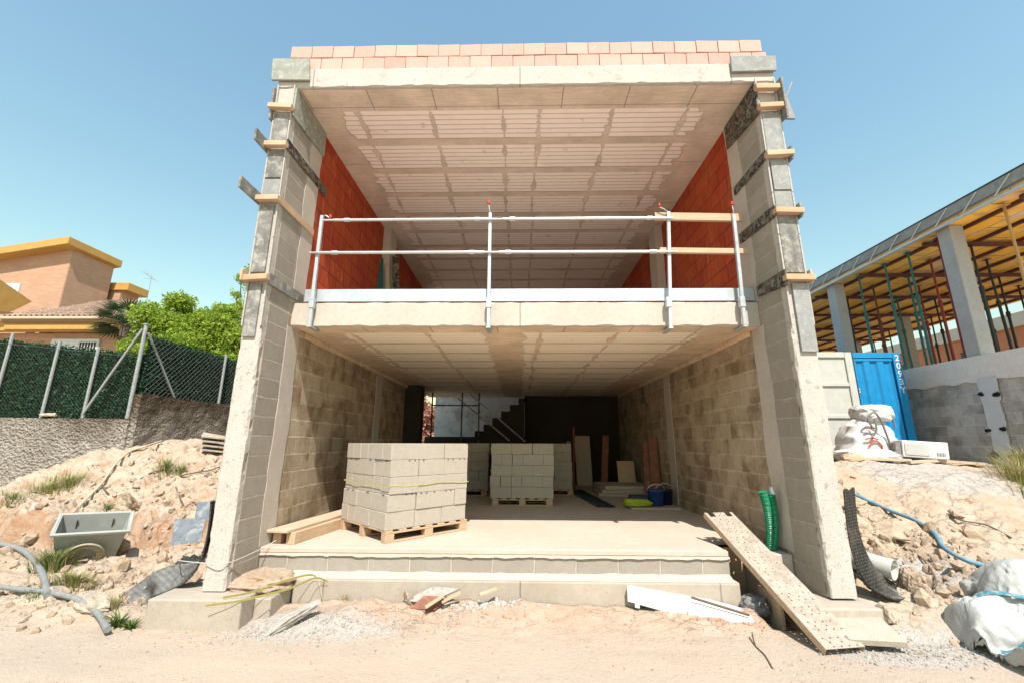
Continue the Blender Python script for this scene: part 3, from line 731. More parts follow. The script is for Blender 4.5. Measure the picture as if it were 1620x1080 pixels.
def _ground():
    g = G('dusty_clay_ground', .95, .15); x = g.xyz()
    a = g.noise(.9, 6, .65); b = g.noise(5, 6, .7); c = g.noise(38, 4, .75); d = g.noise(2.1, 6, .7)
    bank = g.mix(g.rng(a, .35, .65), (.47,.36,.255), (.56,.455,.345))
    bank = g.mix(g.rng(b, .47, .72, 0, .5), bank, (.45,.29,.17))
    bank = g.mix(g.rng(d, .5, .66, 0, .6), bank, (.64,.55,.44))
    # red clay shows on the steep faces
    up = g.xyz(g.nor)[2]
    bank = g.mix(g.mul(g.rng(up, .80, .45, 0, .75), g.rng(b, .35, .6, .3, 1)), bank, (.40,.20,.10))
    cr = g.vor(3.2, vec=g.cmb(g.add(x[0], g.mul(b, .5)), g.mul(g.add(x[1], g.mul(d, .4)), 1.8), 0), feature='DISTANCE_TO_EDGE')
    crm = g.mul(g.rng(cr, .05, .0), g.rng(a, .42, .55))
    bank = g.mix(g.mul(crm, .22), bank, (.30,.17,.09))
    road = g.mix(g.rng(a, .3, .7), (.47,.375,.295), (.53,.435,.35))
    road = g.mix(g.rng(g.noise(1, 5, .65, vec=g.scl((.5, 3.5, 1))), .45, .7, 0, .5), road, (.60,.45,.335))
    road = g.mix(g.rng(c, .58, .75, 0, .35), road, (.40,.32,.25))
    wob = g.mul(g.add(b, -.5), .9)
    m = g.rng(g.add(x[1], wob), 4.25, 4.75)
    col = g.mix(m, road, bank)
    # grey crushed stone that was spilled in three spots, pink brick dust in another
    def spot(cx, cy, rx, ry):
        u = g.ma('POWER', g.mul(g.add(x[0], -cx), 1/rx), 2.); v = g.ma('POWER', g.mul(g.add(x[1], -cy), 1/ry), 2.)
        return g.rng(g.add(g.add(u, v), g.mul(g.add(b, -.5), 2.2)), 1.15, .55)
    grey = g.mix(g.rng(c, .35, .65), (.36,.325,.285), (.58,.53,.47))
    sp = g.ma('MAXIMUM', g.ma('MAXIMUM', spot(-1.9, 4.5, .85, .3), spot(6.9, 7.6, 1.2, .8)), g.ma('MAXIMUM', spot(4.4, 5.35, .75, .35), spot(3.3, 4.25, .75, .35)))
    col = g.mix(g.mul(sp, g.rng(c, .3, .5, .35, 1)), col, grey)
    pk = g.ma('MAXIMUM', spot(-.2, 4.72, 1.9, .26), spot(2.1, 4.75, .5, .2))
    col = g.mix(g.mul(pk, .38), col, (.58,.38,.28))
    col = g.mix(g.rng(c, .6, .8, 0, .3), col, (.72,.62,.50))
    h = g.add(g.mul(b, .7), g.mul(c, .45))
    h = g.add(h, g.mul(g.noise(130, 2, .8), .25)); h = g.add(h, g.mul(g.mul(crm, m), -.35)); h = g.add(h, g.mul(g.mul(g.noise(14, 6, .75), m), .9))
    return g.out(col, g.bump(h, .03, 1.))
me.materials.append(_ground())

def rock(m, c, r, sq=(1,1,.7), rot=None, n=2, jag=.35):
    bm = bmesh.new(); bmesh.ops.create_icosphere(bm, subdivisions=n, radius=1)
    R_ = Euler((random.uniform(0,6), random.uniform(0,6), random.uniform(0,6)) if rot is None else rot).to_matrix()
    cuts = [(Vector((random.gauss(0,1), random.gauss(0,1), random.gauss(0,1))).normalized(), random.uniform(.45, .8)) for _ in range(7)]
    vs = []
    for v in bm.verts:
        p = v.co.copy()
        for nn, dd in cuts:
            q = p.dot(nn)
            if q > dd: p -= nn*(q-dd)*.9
        if n > 2:
            q_ = p*2.1+Vector(c)*3.7; w_ = float(fbm(q_.x+q_.z*1.3+jag*9, q_.y-q_.z*.9, 5)); p *= 1+.34*w_
        p += Vector((random.uniform(-1,1), random.uniform(-1,1), random.uniform(-1,1)))*jag*(.12 if n < 3 else .05)
        p = Vector((p.x*sq[0], p.y*sq[1], p.z*sq[2]))
        vs.append(R_ @ p*r + Vector(c))
    m.add(vs, [tuple(v.index for v in f.verts) for f in bm.faces]); bm.free()
M['stone'] = plain('pale_rubble', (.50,.42,.33), .95, 0, .45, 11, .15, .03, dirt=(.56,.44,.31), dirt_at=(.45,.6))
M['stone_grey'] = plain('grey_crushed_stone', (.46,.42,.37), .95, 0, .35, 25, .15, .003)
M['stone_pink'] = plain('brick_rubble', (.56,.33,.23), .95, 0, .3, 14, .15, .003)
M['clay'] = plain('orange_clay_lump', (.52,.40,.285), .95, 0, .4, 9, .15, .03)
def scatter(name, mat, spots, n, rmin, rmax, label):
    m = MB()
    for _ in range(n):
        cx, cy, sx, sy = random.choice(spots)
        x = random.gauss(cx, sx); y = random.gauss(cy, sy)
        if -3.2 < x < 2.4 and y > 4.98: continue
        if 2.4 <= x < 3.3 and y > 4.4: continue
        r = rmin*(rmax/rmin)**(random.random()**2.2)
        z = float(H(x, y)); rock(m, (x, y, z+r*.15), r, (1, random.uniform(.6,1), random.uniform(.45,.8)), n=1)
    o = m.build(name, M[mat], fix=False); tag(o, label, 'rubble', kind='stuff'); return o
scatter('gravel', 'stone_grey', [(-1.9,4.42,.5,.16), (-2.3,4.35,.35,.12), (-1.2,4.62,.5,.12), (3.3,4.2,.4,.14), (4.2,5.3,.4,.2), (3.6,4.15,.5,.12)], 3200, .005, .022, 'loose grey crushed stone spilled along the edge of the street')
scatter('rubble', 'stone_pink', [(0,4.72,1.2,.1), (-.9,4.75,.5,.08), (2.1,4.7,.35,.1)], 600, .006, .022, 'pinkish brick crumbs in the dust before the foundation')
scatter('pebbles', 'clay', [(-5.5,6.2,1.6,.9), (-5,7.6,1.4,.5), (-7,7.4,1.2,.7), (-5.2,9,1.2,.8), (4.8,5.6,.6,.5), (4.3,6.2,.5,.8), (-3.9,5.2,.7,.3), (-5,5,.8,.25)], 3400, .010, .085, 'clay lumps and pebbles scattered over both banks')
scatter('clods', 'clay', [(-5.6,6.9,1.6,.25), (-4.6,7.8,.9,.5), (-6.6,8.2,1,.5), (-7.6,6.6,.8,.6), (-4.6,5.6,.9,.4), (4.6,5.8,.5,.5), (4.0,5.4,.4,.4)], 330, .04, .17, 'bigger angular clods of clay on the two banks')
scatter('dust_crumbs', 'clay', [(0,3.6,3.2,.7), (2.5,4,1.5,.3), (-3,4.2,1.4,.3)], 1600, .003, .016, 'tiny crumbs of dry earth lying on the dusty street')
def stone(name, x, y, r, sq, mat, label, cat='rock', dz=.25, rot=None):
    m = MB(); rock(m, (x*.37,y*.71,0), r, sq, n=4, rot=rot, jag=.3); m.v = [(a-x*.37, b-y*.71, c_) for a, b, c_ in m.v]
    z = float(H(x, y)); o = m.build(name, M[mat], origin=(0,0,0)); o.location = (x, y, z+r*sq[2]*dz); return tag(o, label, cat, 'stones and lumps on the banks')
stone('rock', -5.05, 4.98, .36, (1.1,.5,.36), 'stone', 'long pale rock half buried beside the grey conduit at the left street edge', dz=-.25, rot=(0,0,.3))
stone('rock', -4.30, 4.74, .26, (1.35,.6,.36), 'stone', 'rough grey lump of old concrete under the lower end of the grey conduit', dz=-.3, rot=(0,.05,-.3))
stone('rock', -6.0, 9.4, .30, (1.3,.7,.32), 'stone', 'flat grey stone lying at the top of the left bank', rot=(0,0,.1))
stone('rock', -4.65, 9.6, .22, (1.2,.7,.4), 'clay', 'small flat stone right of the biggest one on top of the left bank', rot=(0,0,.2))
stone('rock', -2.15, 4.45, .20, (1.5,.55,.30), 'stone_grey', 'slab of rubble concrete leaning at the edge of the gravel spill', rot=(.1,-.45,.5), dz=.6)
stone('rock', -6.55, 7.45, .30, (1.2,.8,.6), 'clay', 'big orange clay lump left of the grey plastic box')
stone('rock', -3.95, 7.3, .24, (1.2,.7,.5), 'clay', 'orange clay lump at the foot of the left bank, above the torn sheets')
stone('rock', 4.0, 4.9, .16, (1.2,.8,.6), 'clay', 'clay lump in front of the mouth of the plastic pipe')
stone('rock', 3.44, 4.62, .10, (1.2,.9,.7), 'stone', 'white stone between the right footing and the big bag')
stone('rock', 5.0, 6.15, .32, (1.5,.7,.38), 'clay', 'flat cracked clay slab half way up the right bank', dz=-.2, rot=(.2,0,-.4))
stone('rock', 4.45, 6.5, .24, (1.4,.8,.4), 'clay', 'jutting clay slab left of the blue hose on the right bank', rot=(.15,0,-.2))
m_ = MB()
for (x_, y_, r_, q_) in ((-11.05, 9.93, .13, (1.5,.6,.45)), ):
    rock(m_, (0,0,0), r_, q_, n=4, rot=(0,0,.1)); o_ = m_.build('rock', M['stone'], origin=(0,0,0)); o_.location = (x_, y_, 1.74)
    tag(o_, 'flat stone lying on top of the pale retaining wall', 'rock', 'stones and lumps on the banks')
stone('rock', -1.15, 4.93, .10, (1.3,.8,.6), 'stone', 'pale stone on the white rubble in front of the foundation')
# ---------------------------------------------------------------- foliage
def foliage_mat(name, ca, cb, trans=.35, rough=.6):
    g = G(name, rough, .3)
    c = g.mix(g.rnd, tuple(v*.8 for v in ca), tuple(v*.8 for v in cb))
    g.put(g.b.inputs['Base Color'], c)
    tr = g.n('ShaderNodeBsdfTranslucent'); g.put(tr.inputs[0], g.mix(.5, c, tuple(min(1, v*1.5) for v in cb)))
    mx = g.n('ShaderNodeMixShader'); mx.inputs[0].default_value = trans
    g.t.links.new(g.b.outputs[0], mx.inputs[1]); g.t.links.new(tr.outputs[0], mx.inputs[2])
    out = [n for n in g.t.nodes if n.type == 'OUTPUT_MATERIAL'][0]
    g.t.links.new(mx.outputs[0], out.inputs[0]); return g.m
M['leaf'] = foliage_mat('light_green_leaf', (.085,.17,.012), (.44,.55,.07), .4)
M['leaf_dark'] = foliage_mat('dark_green_leaf', (.03,.07,.012), (.08,.15,.025), .3)
M['palm'] = foliage_mat('palm_frond', (.02,.055,.015), (.05,.11,.03), .2)
M['hedge_leaf'] = foliage_mat('artificial_hedge_leaf', (.006,.030,.010), (.03,.12,.045), .12)
M['grass'] = foliage_mat('dry_green_grass', (.12,.15,.03), (.33,.33,.09), .3)
M['grass_green'] = foliage_mat('green_weed', (.07,.13,.025), (.17,.24,.05), .3)
M['grass_dry'] = foliage_mat('straw_grass', (.42,.33,.17), (.58,.47,.27), .3)
M['redleaf'] = foliage_mat('reddish_shrub_leaf', (.30,.10,.08), (.60,.35,.25), .3)
M['bark'] = plain('bark', (.16,.115,.08), .9, 0, .3, 20)
def leaves(m, P_, size, asp=.5, droop=0.):
    P_ = np.asarray(P_, float); n = len(P_)
    d = RNG.normal(size=(n, 3)); d[:, 2] -= droop; d /= np.linalg.norm(d, axis=1)[:, None]
    u = RNG.normal(size=(n, 3)); u -= d*(u*d).sum(1)[:, None]; u /= np.linalg.norm(u, axis=1)[:, None]
    s = (size*(.6+.8*RNG.random(n)))[:, None]
    a = P_; b = P_+d*s*.5+u*s*asp*.5; c = P_+d*s; e = P_+d*s*.5-u*s*asp*.5
    v = np.stack([a, b, c, e], 1).reshape(-1, 3)
    base = len(m.v); m.v += [tuple(x) for x in v.tolist()]
    m.f += [(base+4*k, base+4*k+1, base+4*k+2, base+4*k+3) for k in range(n)]; m.mi += [m.cur]*n
    return m
def crown_points(blobs, per, shell=.55):
    out = []
    for (cx, cy, cz, rx, ry, rz) in blobs:
        n = int(per*rx*rz*4)
        d = RNG.normal(size=(n, 3)); d /= np.linalg.norm(d, axis=1)[:, None]
        r = (shell+(1-shell)*RNG.random(n))*(1+.25*fbm(d[:,0]*3+cx, d[:,2]*3+cy, 3))
        out.append(np.stack([cx+d[:,0]*r*rx, cy+d[:,1]*r*ry, cz+d[:,2]*r*rz], 1))
    return np.concatenate(out)
def tree(name, label, base, trunk, blobs, per, size, mat, shell=.5, droop=.4, limbs=True):
    t = thing(name, base, label, 'tree')
    b = Vector(base); tp = Vector(trunk)
    m = MB(); m.tube([b, b.lerp(tp, .35)+Vector((.08,0,0)), b.lerp(tp, .7)-Vector((.05,0,0)), tp], [.2,.16,.12,.08], 8)
    if limbs:
        for bl in blobs:
            c = Vector(bl[:3]); s = b.lerp(tp, random.uniform(.5, .95)); m.tube([s, s.lerp(c, .5)+Vector((0,0,.15)), c], [.06,.04,.015], 5)
    m.build('trunk', M['bark'], t)
    k = MB(); leaves(k, crown_points(blobs, per, shell), size, .5, droop); k.build('crown', M[mat], t, fix=False)
    return t
def blob_set(c, r, n, br, seed):
    rs = random.Random(seed); o = []
    for _ in range(n):
        a = rs.uniform(0, 6.28); e = rs.uniform(-.5, 1); q = rs.uniform(.35, 1)
        x = c[0]+math.cos(a)*math.cos(e)*r[0]*q; y = c[1]+math.sin(a)*math.cos(e)*r[1]*q; z = c[2]+math.sin(e)*r[2]*q
        s = rs.uniform(.7, 1.3)*br; o.append((x, y, z, s, s, s*.8))
    return o
tree('tree', 'broad light green tree behind the corner of the hedge fence', (-12.1,15.3,1.4), (-12.2,15.3,4.4),
     blob_set((-12.4,15.2,4.75), (1.9,1.3,1.55), 40, .52, 5)+[(-12.75,15,6.15,.55,.5,.45), (-13.6,15,5.1,.6,.5,.5), (-10.9,14.9,5.0,.6,.5,.6), (-14.2,15,4.3,.5,.5,.6), (-10.5,14.9,4.2,.6,.5,.8), (-10.15,14.8,4.75,.45,.5,.4), (-10.1,14.8,3.9,.5,.5,.5)], 1900, .115, 'leaf', .35)
tree('tree', 'slim loose green tree showing just left of the left wall end', (-11.3,17,1.4), (-11.9,17,5.5),
     [(-11.95,17,7.9,.24,.3,.3), (-12.05,17,7.2,.2,.3,.25), (-11.8,17,6.7,.3,.4,.35), (-11.9,17,6.0,.4,.4,.5), (-11.6,17,8.2,.3,.4,.3), (-11.4,17,7.4,.35,.4,.4)], 900, .11, 'leaf', .3)
# fan palm beside the house
pt = thing('palm_tree', (-15.6,16,1.4), 'dark fan palm between the tiled roof and the light green tree', 'palm tree')
MB().tube([(-15.6,16,1.4),(-15.55,16,3.8),(-15.6,16,5.6)], [.16,.13,.14], 8).build('trunk', M['bark'], pt)
pm = MB()
for k in range(30):
    a = random.uniform(0, 6.28); e = random.uniform(-.5, 1.2); c = Vector((-15.6,16,5.7)); d = Vector((math.cos(a)*math.cos(e), math.sin(a)*math.cos(e), math.sin(e)))
    st_ = c + d*.55; pm.tube([c, st_], .012, 4)
    sd = d.cross(Vector((0,0,1))).normalized(); up = sd.cross(d)
    for q in range(15):
        th = (q-7)/7*1.35; dd = (d*math.cos(th)+sd*math.sin(th)).normalized(); ln = .75*(1-.25*abs(q-7)/7)
        tip = st_+dd*ln+Vector((0,0,-.12)); mid_ = st_+dd*ln*.5
        pm.add([st_, mid_+up.cross(dd)*.028, tip, mid_-up.cross(dd)*.028], [(0,1,2,3)])
pm.build('crown', M['palm'], pt, fix=False)

# ---------------------------------------------------------------- neighbour's wall and hedge fence on the left
def _roughwall():
    g = G('rough_render_wall', .95, .15)
    n = g.noise(22, 5, .75); big = g.noise(.8, 4, .6); v = g.vor(17)
    c = g.mix(g.rng(n, .3, .7), (.42,.365,.295), (.64,.58,.50))
    x = g.xyz(); st = g.add(g.mul(g.add(x[2], -1.0), .45), g.mul(g.add(big, -.5), 1.2))
    rx = g.rng(g.add(x[0], g.mul(big, 2.5)), -10.6, -8.6)
    c = g.mix(g.mul(g.rng(st, -.05, .42), g.rng(rx, 0, 1, .28, 1.)), c, g.mix(g.rng(n, .35, .65), (.07,.05,.032), (.23,.165,.11)))
    return g.out(c, g.bump(g.add(g.mul(n, 1.), g.mul(v, 1.2)), .09))
M['rough_wall'] = _roughwall()
def rough_wall(fn, nu, nv, name, label, thick):
    m = MB(); m.grid(fn, nu, nv); return tag(m.build(name, M['rough_wall'], solid=thick, fix=False), label, 'wall', 'rough walls of the neighbour on the left')
rough_wall(lambda u, v: (-16+u*(16-9.06), 10+.03*float(fbm(u*60, v*18, 4)), -.9+v*2.59+.012*float(vnoise(u*40, 1.))-u*.04), 150, 40, 'retaining_wall', 'rough pale retaining wall below the hedge fence, stained brown at its right end', .22)
rough_wall(lambda u, v: (-9.03+.03*float(fbm(u*50, v*18+9, 4)), 9.93+u*9, -.6+v*2.84+.02*float(vnoise(u*30, 4.))), 150, 44, 'retaining_wall', 'higher dark rough retaining wall running back beside the bank', .22)
M['post'] = plain('galvanised_fence_post', (.40,.42,.40), .55, .3, .25, 20)
M['wire'] = plain('chain_link_wire', (.16,.17,.16), .5, .3, .1)
M['net'] = plain('dark_shade_net', (.012,.014,.012), .9)
def hedge_run(fn, L, z0f, z1f, posts, label, wires, dens=2300, st=.085):
    """fn(s) -> (x, y) along the run, outward normal towards the viewer handled by off"""
    t = thing('hedge_fence', (*fn(0)[:2], z0f(0)), label, 'hedge fence', 'hedge fences of the neighbour')
    n = int(dens*L*1.8); s = RNG.random(n)*L; pts = []
    for q in s:
        x, y, nx_, ny_ = fn(q); zz = z0f(q)+.02+(z1f(q)-z0f(q)+.03*random.random())*RNG.random(); o = -.02-.07*RNG.random()
        pts.append((x+nx_*o, y+ny_*o, zz))
    m = MB(); leaves(m, pts, .055, .5, .3); m.build('artificial_hedge', M['hedge_leaf'], t, fix=False)
    k = MB()
    def bk(u, v):
        x, y, nx_, ny_ = fn(u*L); return (x-nx_*.10, y-ny_*.10, z0f(u*L)+v*(z1f(u*L)-z0f(u*L)-.02))
    k.grid(bk, 30, 1); k.build('shade_net', M['net'], t, fix=False)
    c = MB(); hmax = max(z1f(q)-z0f(q) for q in (0, L/2, L))
    for sg in (1, -1):
        a = -hmax
        while a < L+hmax:
            p = []
            for z in (0, hmax):
                q = a+z if sg > 0 else a+hmax-z
                p.append((q, z))
            (q0, h0), (q1, h1) = p
            # clip to the run and to the sloping top
            ts = [i_/24 for i_ in range(25)]
            seg = [(q0+(q1-q0)*t_, h0+(h1-h0)*t_) for t_ in ts]
            seg = [(q, h) for q, h in seg if 0 <= q <= L and h <= z1f(q)-z0f(q)-.01]
            if len(seg) > 1:
                A, B = seg[0], seg[-1]
                f3 = lambda q: (fn(q[0])[0]+fn(q[0])[2]*.015, fn(q[0])[1]+fn(q[0])[3]*.015, z0f(q[0])+q[1])
                c.tube([f3(A), f3(B)], wires, 3, cap=False)
            a += st
    c.build('chain_link', M['wire'], t, fix=False)
    for q, h in posts:
        x, y, nx_, ny_ = fn(q)
        MB().tube([(x+nx_*.04, y+ny_*.04, z0f(q)-.02), (x+nx_*.04, y+ny_*.04, z0f(q)+h)], .036, 8).build('fence_post', M['post'], t)
    return t
X0 = -14.6
fa = hedge_run(lambda s: (X0+s, 10.02, 0, -1), 5.45, lambda s: 1.66, lambda s: 3.76-.105*s-.0*s, [(.3,2.2),(1.15,2.12),(2.1,2.05),(3.33,1.86),(4.33,1.72)], 'dark green artificial hedge fence facing the street on the left wall', .0015)
fb_ = hedge_run(lambda s: (-9.02, 10.03+s, 1, 0), 7.5, lambda s: 2.22, lambda s: 3.66-.0*s, [(2.6,1.5),(5.2,1.5)], 'dark hedge fence running back from the corner post, seen through chain link', .0024, 1500, .14)
cp = thing('corner_post', (-9.12,9.93,2.22), 'leaning pair of braces on the round corner post of the hedge fence', 'fence post')
MB().tube([(-9.13,9.90,1.66),(-9.13,9.90,3.90)], .042, 10).build('post', M['post'], cp)
MB().tube([(-9.17,9.86,3.78),(-10.17,9.86,1.74)], .030, 8).build('brace', M['post'], cp)
MB().tube([(-9.06,9.92,3.70),(-8.98,10.95,2.26)], .028, 8).build('brace', M['post'], cp)
MB().box(-9.18,-9.08,9.85,9.95,3.90,3.93).build('cap', M['post'], cp, bevel=.004)
tag(MB().tube([(X0,9.975,3.66),(-9.13,9.9,3.10)], .004, 5).build('tension_wire', M['wire']), 'thin tension wire along the top of the street side hedge fence', 'wire')

# ---------------------------------------------------------------- brick villa behind
M['ochre'] = plain('ochre_painted_fascia', (.58,.34,.095), .7, 0, .15, 3, .3)
M['cream'] = plain('cream_gutter', (.66,.50,.36), .6, 0, .1, 4)
M['white'] = plain('white_paint', (.74,.74,.72), .5, 0, .08, 6)
M['dark'] = plain('dark_window', (.03,.03,.035), .2, 0, .1)
def facebrick(axis, nm):
    g = G(nm, .85, .2); x = g.xyz()
    col, fac = g.brick(g.cmb(g.add(x[axis], 60.), g.add(x[2], 10.), 0), .26, .065, .006, (.52,.30,.19), (.58,.36,.24), (.62,.45,.33), sm=.2)
    col = g.mix(g.rng(g.noise(1.2, 4, .6), .4, .7, 0, .3), col, (.46,.24,.14))
    return g.out(col, g.bump(g.ma('SUBTRACT', 1, fac), .004))
M['brick_x'] = facebrick(0, 'salmon_face_brick_front'); M['brick_y'] = facebrick(1, 'salmon_face_brick_side')
def _tiles():
    g = G('brown_roof_tile', .85, .25)
    c = g.mix(g.rnd, (.27,.17,.115), (.42,.29,.21)); c = g.mix(g.rng(g.noise(3, 4, .7), .5, .72, 0, .6), c, (.50,.40,.31))
    return g.out(c, g.bump(g.noise(40, 3), .003))
M['tile'] = _tiles()
villa = thing('brick_villa', (-21,21,1.4), 'salmon brick villa with ochre fascias and a brown tiled porch roof behind the hedge', 'house')
VX, VY = -20.35, 17.6      # near corner of the upper storey
vw = MB(); vw.prism([(-30,VY),(VX,VY),(VX,VY+2.0),(-30,VY+2.0)], 'z', 1.4, 10.0)
vw.v = [(x, y, (z if z < 5 else z+.0)) for x, y, z in vw.v]
vw2 = []
for x, y, z in vw.v:
    if z > 5: z = (9.62 if x > -25 else 7.95) - (y-VY)*.0
    vw2.append((x, y, z))
vw.v = vw2
vw.build('wall', [M['brick_x']], villa)
MB().box(VX-.001, VX+.02, VY+.02, VY+2.0, 1.4, 9.55).build('wall', M['brick_y'], villa)
# roof: mono-pitch with thick ochre fascia, falling to the left; the right side edge is seen from below
rf = MB()
A0 = (-30.5, VY-.5); B0 = (VX+.25, VY-.5)
def rz(x): return 10.02-(VX+.35-x)*.165
vs = [(A0[0],A0[1],rz(A0[0])),(B0[0],B0[1],rz(B0[0])),(B0[0],VY+2.15,rz(B0[0])-.02),(A0[0],VY+2.15,rz(A0[0])-.02)]
th = .36
rf.add([(x,y,z-th) for x,y,z in vs]+vs, [(0,3,2,1),(4,5,6,7),(0,1,5,4),(1,2,6,5),(2,3,7,6),(3,0,4,7)])
rf.build('roof', M['ochre'], villa, bevel=.02)
r2 = MB(); r2.box(VX-3, VX+.75, VY+2.2, VY+3.4, 8.45, 8.85); r2.build('roof', M['ochre'], villa, bevel=.02)
MB().box(VX-3, VX+.35, VY+2.3, VY+3.3, 1.4, 8.45).build('wall', M['brick_y'], villa)
# lower tiled roof
tl = MB()
ex0, ex1, ey = -20.95, -15.65, 16.2     # eave line
rx0, rx1, ry_ = VX+.03, -18.7, 19.5    # ridge/abutment line
ez, rzz = 5.98, 7.75
nc, nr = 24, 9
for c in range(nc):
    for r in range(nr):
        def pt_(u, v):
            ex = ex0+(ex1-ex0)*u; rx = rx0+(rx1-rx0)*u
            return Vector((ex+(rx-ex)*v, ey+(ry_-ey)*v, ez+(rzz-ez)*v))
        u0, u1 = c/nc, (c+1)/nc; v0, v1 = r/nr, (r+1.06)/nr
        p00, p10, p01, p11 = pt_(u0, v0), pt_(u1, v0), pt_(u0, v1), pt_(u1, v1)
        vs = []
        for v_, (a, b) in ((0, (p00, p10)), (1, (p01, p11))):
            for i_ in range(6):
                w_ = i_/5; p = a.lerp(b, w_); hgt = .075*math.sin(math.pi*min(1, w_*1.35)) if w_ < .75 else -.03*math.sin(math.pi*(w_-.75)*4)
                vs.append(p+Vector((0,-.02*0,hgt+(.035 if v_ == 0 else 0))))
        tl.add(vs, [(i_, i_+1, i_+7, i_+6) for i_ in range(5)])
tl.build('tile_roof', M['tile'], villa, fix=False, solid=.02)
ul = MB(); ul.add([(ex0,ey,ez-.06),(ex1,ey,ez-.06),(rx1,ry_,rzz-.06),(rx0,ry_,rzz-.06),(ex0,ey,ez-.2),(ex1,ey,ez-.2),(rx1,ry_,ez-.2),(rx0,ry_,ez-.2)], [(0,1,2,3),(0,4,5,1),(1,5,6,2),(2,6,7,3),(3,7,4,0)])
ul.build('roof_underlay', M['tile'], villa)
MB().box(-21.0,-15.6,16.08,16.24,ez-.10,ez+.01).build('gutter', M['cream'], villa, bevel=.02)
MB().box(-24,-15.8,16.30,16.6,ez-.52,ez-.11).build('fascia', M['ochre'], villa)
MB().box(-20.8,-15.8,16.22,16.298,ez-.50,ez-.32).build('fascia_band', M['ochre'], villa, bevel=.01)
MB().box(-30,-16.0,16.75,17.4,1.4,ez-.53).build('wall', M['brick_x'], villa)
sb = MB(); sb.prism([(17.05,6.92),(15.3,7.62),(15.3,6.05),(16.4,6.25)], 'x', -21.3, -20.92)
sb.build('side_fascia', M['ochre'], villa)
wn = MB().box(-24.3,-22.3,VY-.06,VY+.05,6.6,7.95).build('window', M['white'], villa, bevel=.01)
sl_ = MB()
for k in range(12): sl_.box(-24.2,-22.4,VY-.075,VY-.062,6.68+k*.1,6.75+k*.1)
sl_.build('shutter', M['white'], wn)
wn = MB().box(-19.2,-17.2,16.66,16.76,4.0,5.2).build('window', M['white'], villa, bevel=.01)
MB().box(-18.0,-17.3,16.64,16.658,4.1,5.05).build('pane', M['dark'], wn)
gb = MB()
for k in range(6): gb.tube([(-17.95+k*.12,16.62,4.05),(-17.95+k*.12,16.62,5.08)], .012, 5)
gb.build('grille', M['white'], wn)
an = MB(); ax_, ay_ = -24.3, 26; az_ = 11.0
an.tube([(ax_,ay_,az_-2),(ax_,ay_,az_+.75)], .02, 6)
an.tube([(ax_-.55,ay_,az_+.95),(ax_+.35,ay_,az_+.35)], .012, 5); an.tube([(ax_-.5,ay_,az_+.55),(ax_,ay_,az_+.5)], .01, 5)
for k in range(5): an.tube([(ax_-.5+k*.2,ay_-.25,az_+.92-k*.135),(ax_-.5+k*.2,ay_+.25,az_+.92-k*.135)], .01, 4)
for k in range(3): an.tube([(ax_-.5+k*.2,ay_,az_+.92-k*.135),(ax_-.45+k*.2,ay_,az_+1.2-k*.135)], .01, 4)
tag(an.build('television_aerial', M['post']), 'thin television aerial above the roof of the brick villa', 'aerial')
# ---------------------------------------------------------------- helper: the world point at depth Y behind a spot measured on the photograph
_f, _th, _ps, _ro = 677.223, rad(13.263), rad(1.186), rad(.239)
def at(px, py, Y=None, X=None, Z=None):
    a, b = px-810, py-540
    u = a*math.cos(_ro)+b*math.sin(_ro); v = -a*math.sin(_ro)+b*math.cos(_ro)
    x = u/_f; q = -v/_f
    y = math.cos(_th)-q*math.sin(_th); z = math.sin(_th)+q*math.cos(_th)
    r = Vector((x*math.cos(_ps)-y*math.sin(_ps), x*math.sin(_ps)+y*math.cos(_ps), z))
    t = Y/r.y if Y is not None else X/r.x if X is not None else (Z-1.15)/r.z
    return r*t + Vector((0,0,1.15))
def onground(px, py, lift=0.):
    """first hit of that line of sight with the modelled ground"""
    lo = 2.5
    for k in range(900):
        p = at(px, py, Y=lo)
        if p.z <= float(H(p.x, p.y))+lift: return Vector((p.x, p.y, float(H(p.x, p.y))+lift))
        lo += .01
    return p
def spline(pts, n=8):
    pts = [Vector(p) for p in pts]; out = []
    P_ = [pts[0]*2-pts[1]] + pts + [pts[-1]*2-pts[-2]]
    for i in range(1, len(P_)-2):
        a, b, c, d = P_[i-1:i+3]
        for k in range(n):
            t = k/n; out.append(.5*((2*b)+(c-a)*t+(2*a-5*b+4*c-d)*t*t+(3*b-a-3*c+d)*t**3))
    return out+[pts[-1]]

# ---------------------------------------------------------------- the next house being built on the right
WX = 9.5
M['blk_grey'] = blocks('dark_block_wall_side', 'y', (.38,.355,.32), (.54,.505,.46), (.62,.58,.52), wet=(.17,.155,.135), wetamt=.6, eff=.15, z0=.9)
M['grey_conc'] = concrete('grey_column_concrete', (.38,.38,.36), (.50,.49,.46), stain=(.28,.28,.265), stain_at=(.6,.75), sc=1.5, bump=.004)
M['band'] = concrete('dusty_concrete_band', (.66,.61,.55), (.76,.71,.64), stain=(.5,.46,.41), stain_at=(.58,.72), sc=1.5, bump=.006)
def _panel():
    g = G('yellow_formwork_panel', .6, .3); x = g.xyz()
    col, fac = g.brick(g.cmb(g.add(x[1], 40.), g.add(x[0], 40.), 0), 1.0, .5, .012, (.86,.42,.035), (.92,.52,.08), (.16,.09,.05), sm=.1)
    n = g.noise(3, 5, .7)
    col = g.mix(g.rng(n, .48, .66, 0, .7), col, (.46,.27,.13)); col = g.mix(g.rng(g.noise(1.3, 4, .6), .55, .7, 0, .7), col, (.56,.49,.40))
    return g.out(col)
M['panel'] = _panel()
M['joist'] = plain('dark_red_steel_joist', (.14,.045,.03), .7, 0, .3, 12)
M['black'] = plain('hole_shade_black', (.012,.012,.012), 1., 0, .1)
nb = thing('house_under_construction', (13, 9, .8), 'neighbouring house under construction with a slab on yellow formwork panels', 'house')
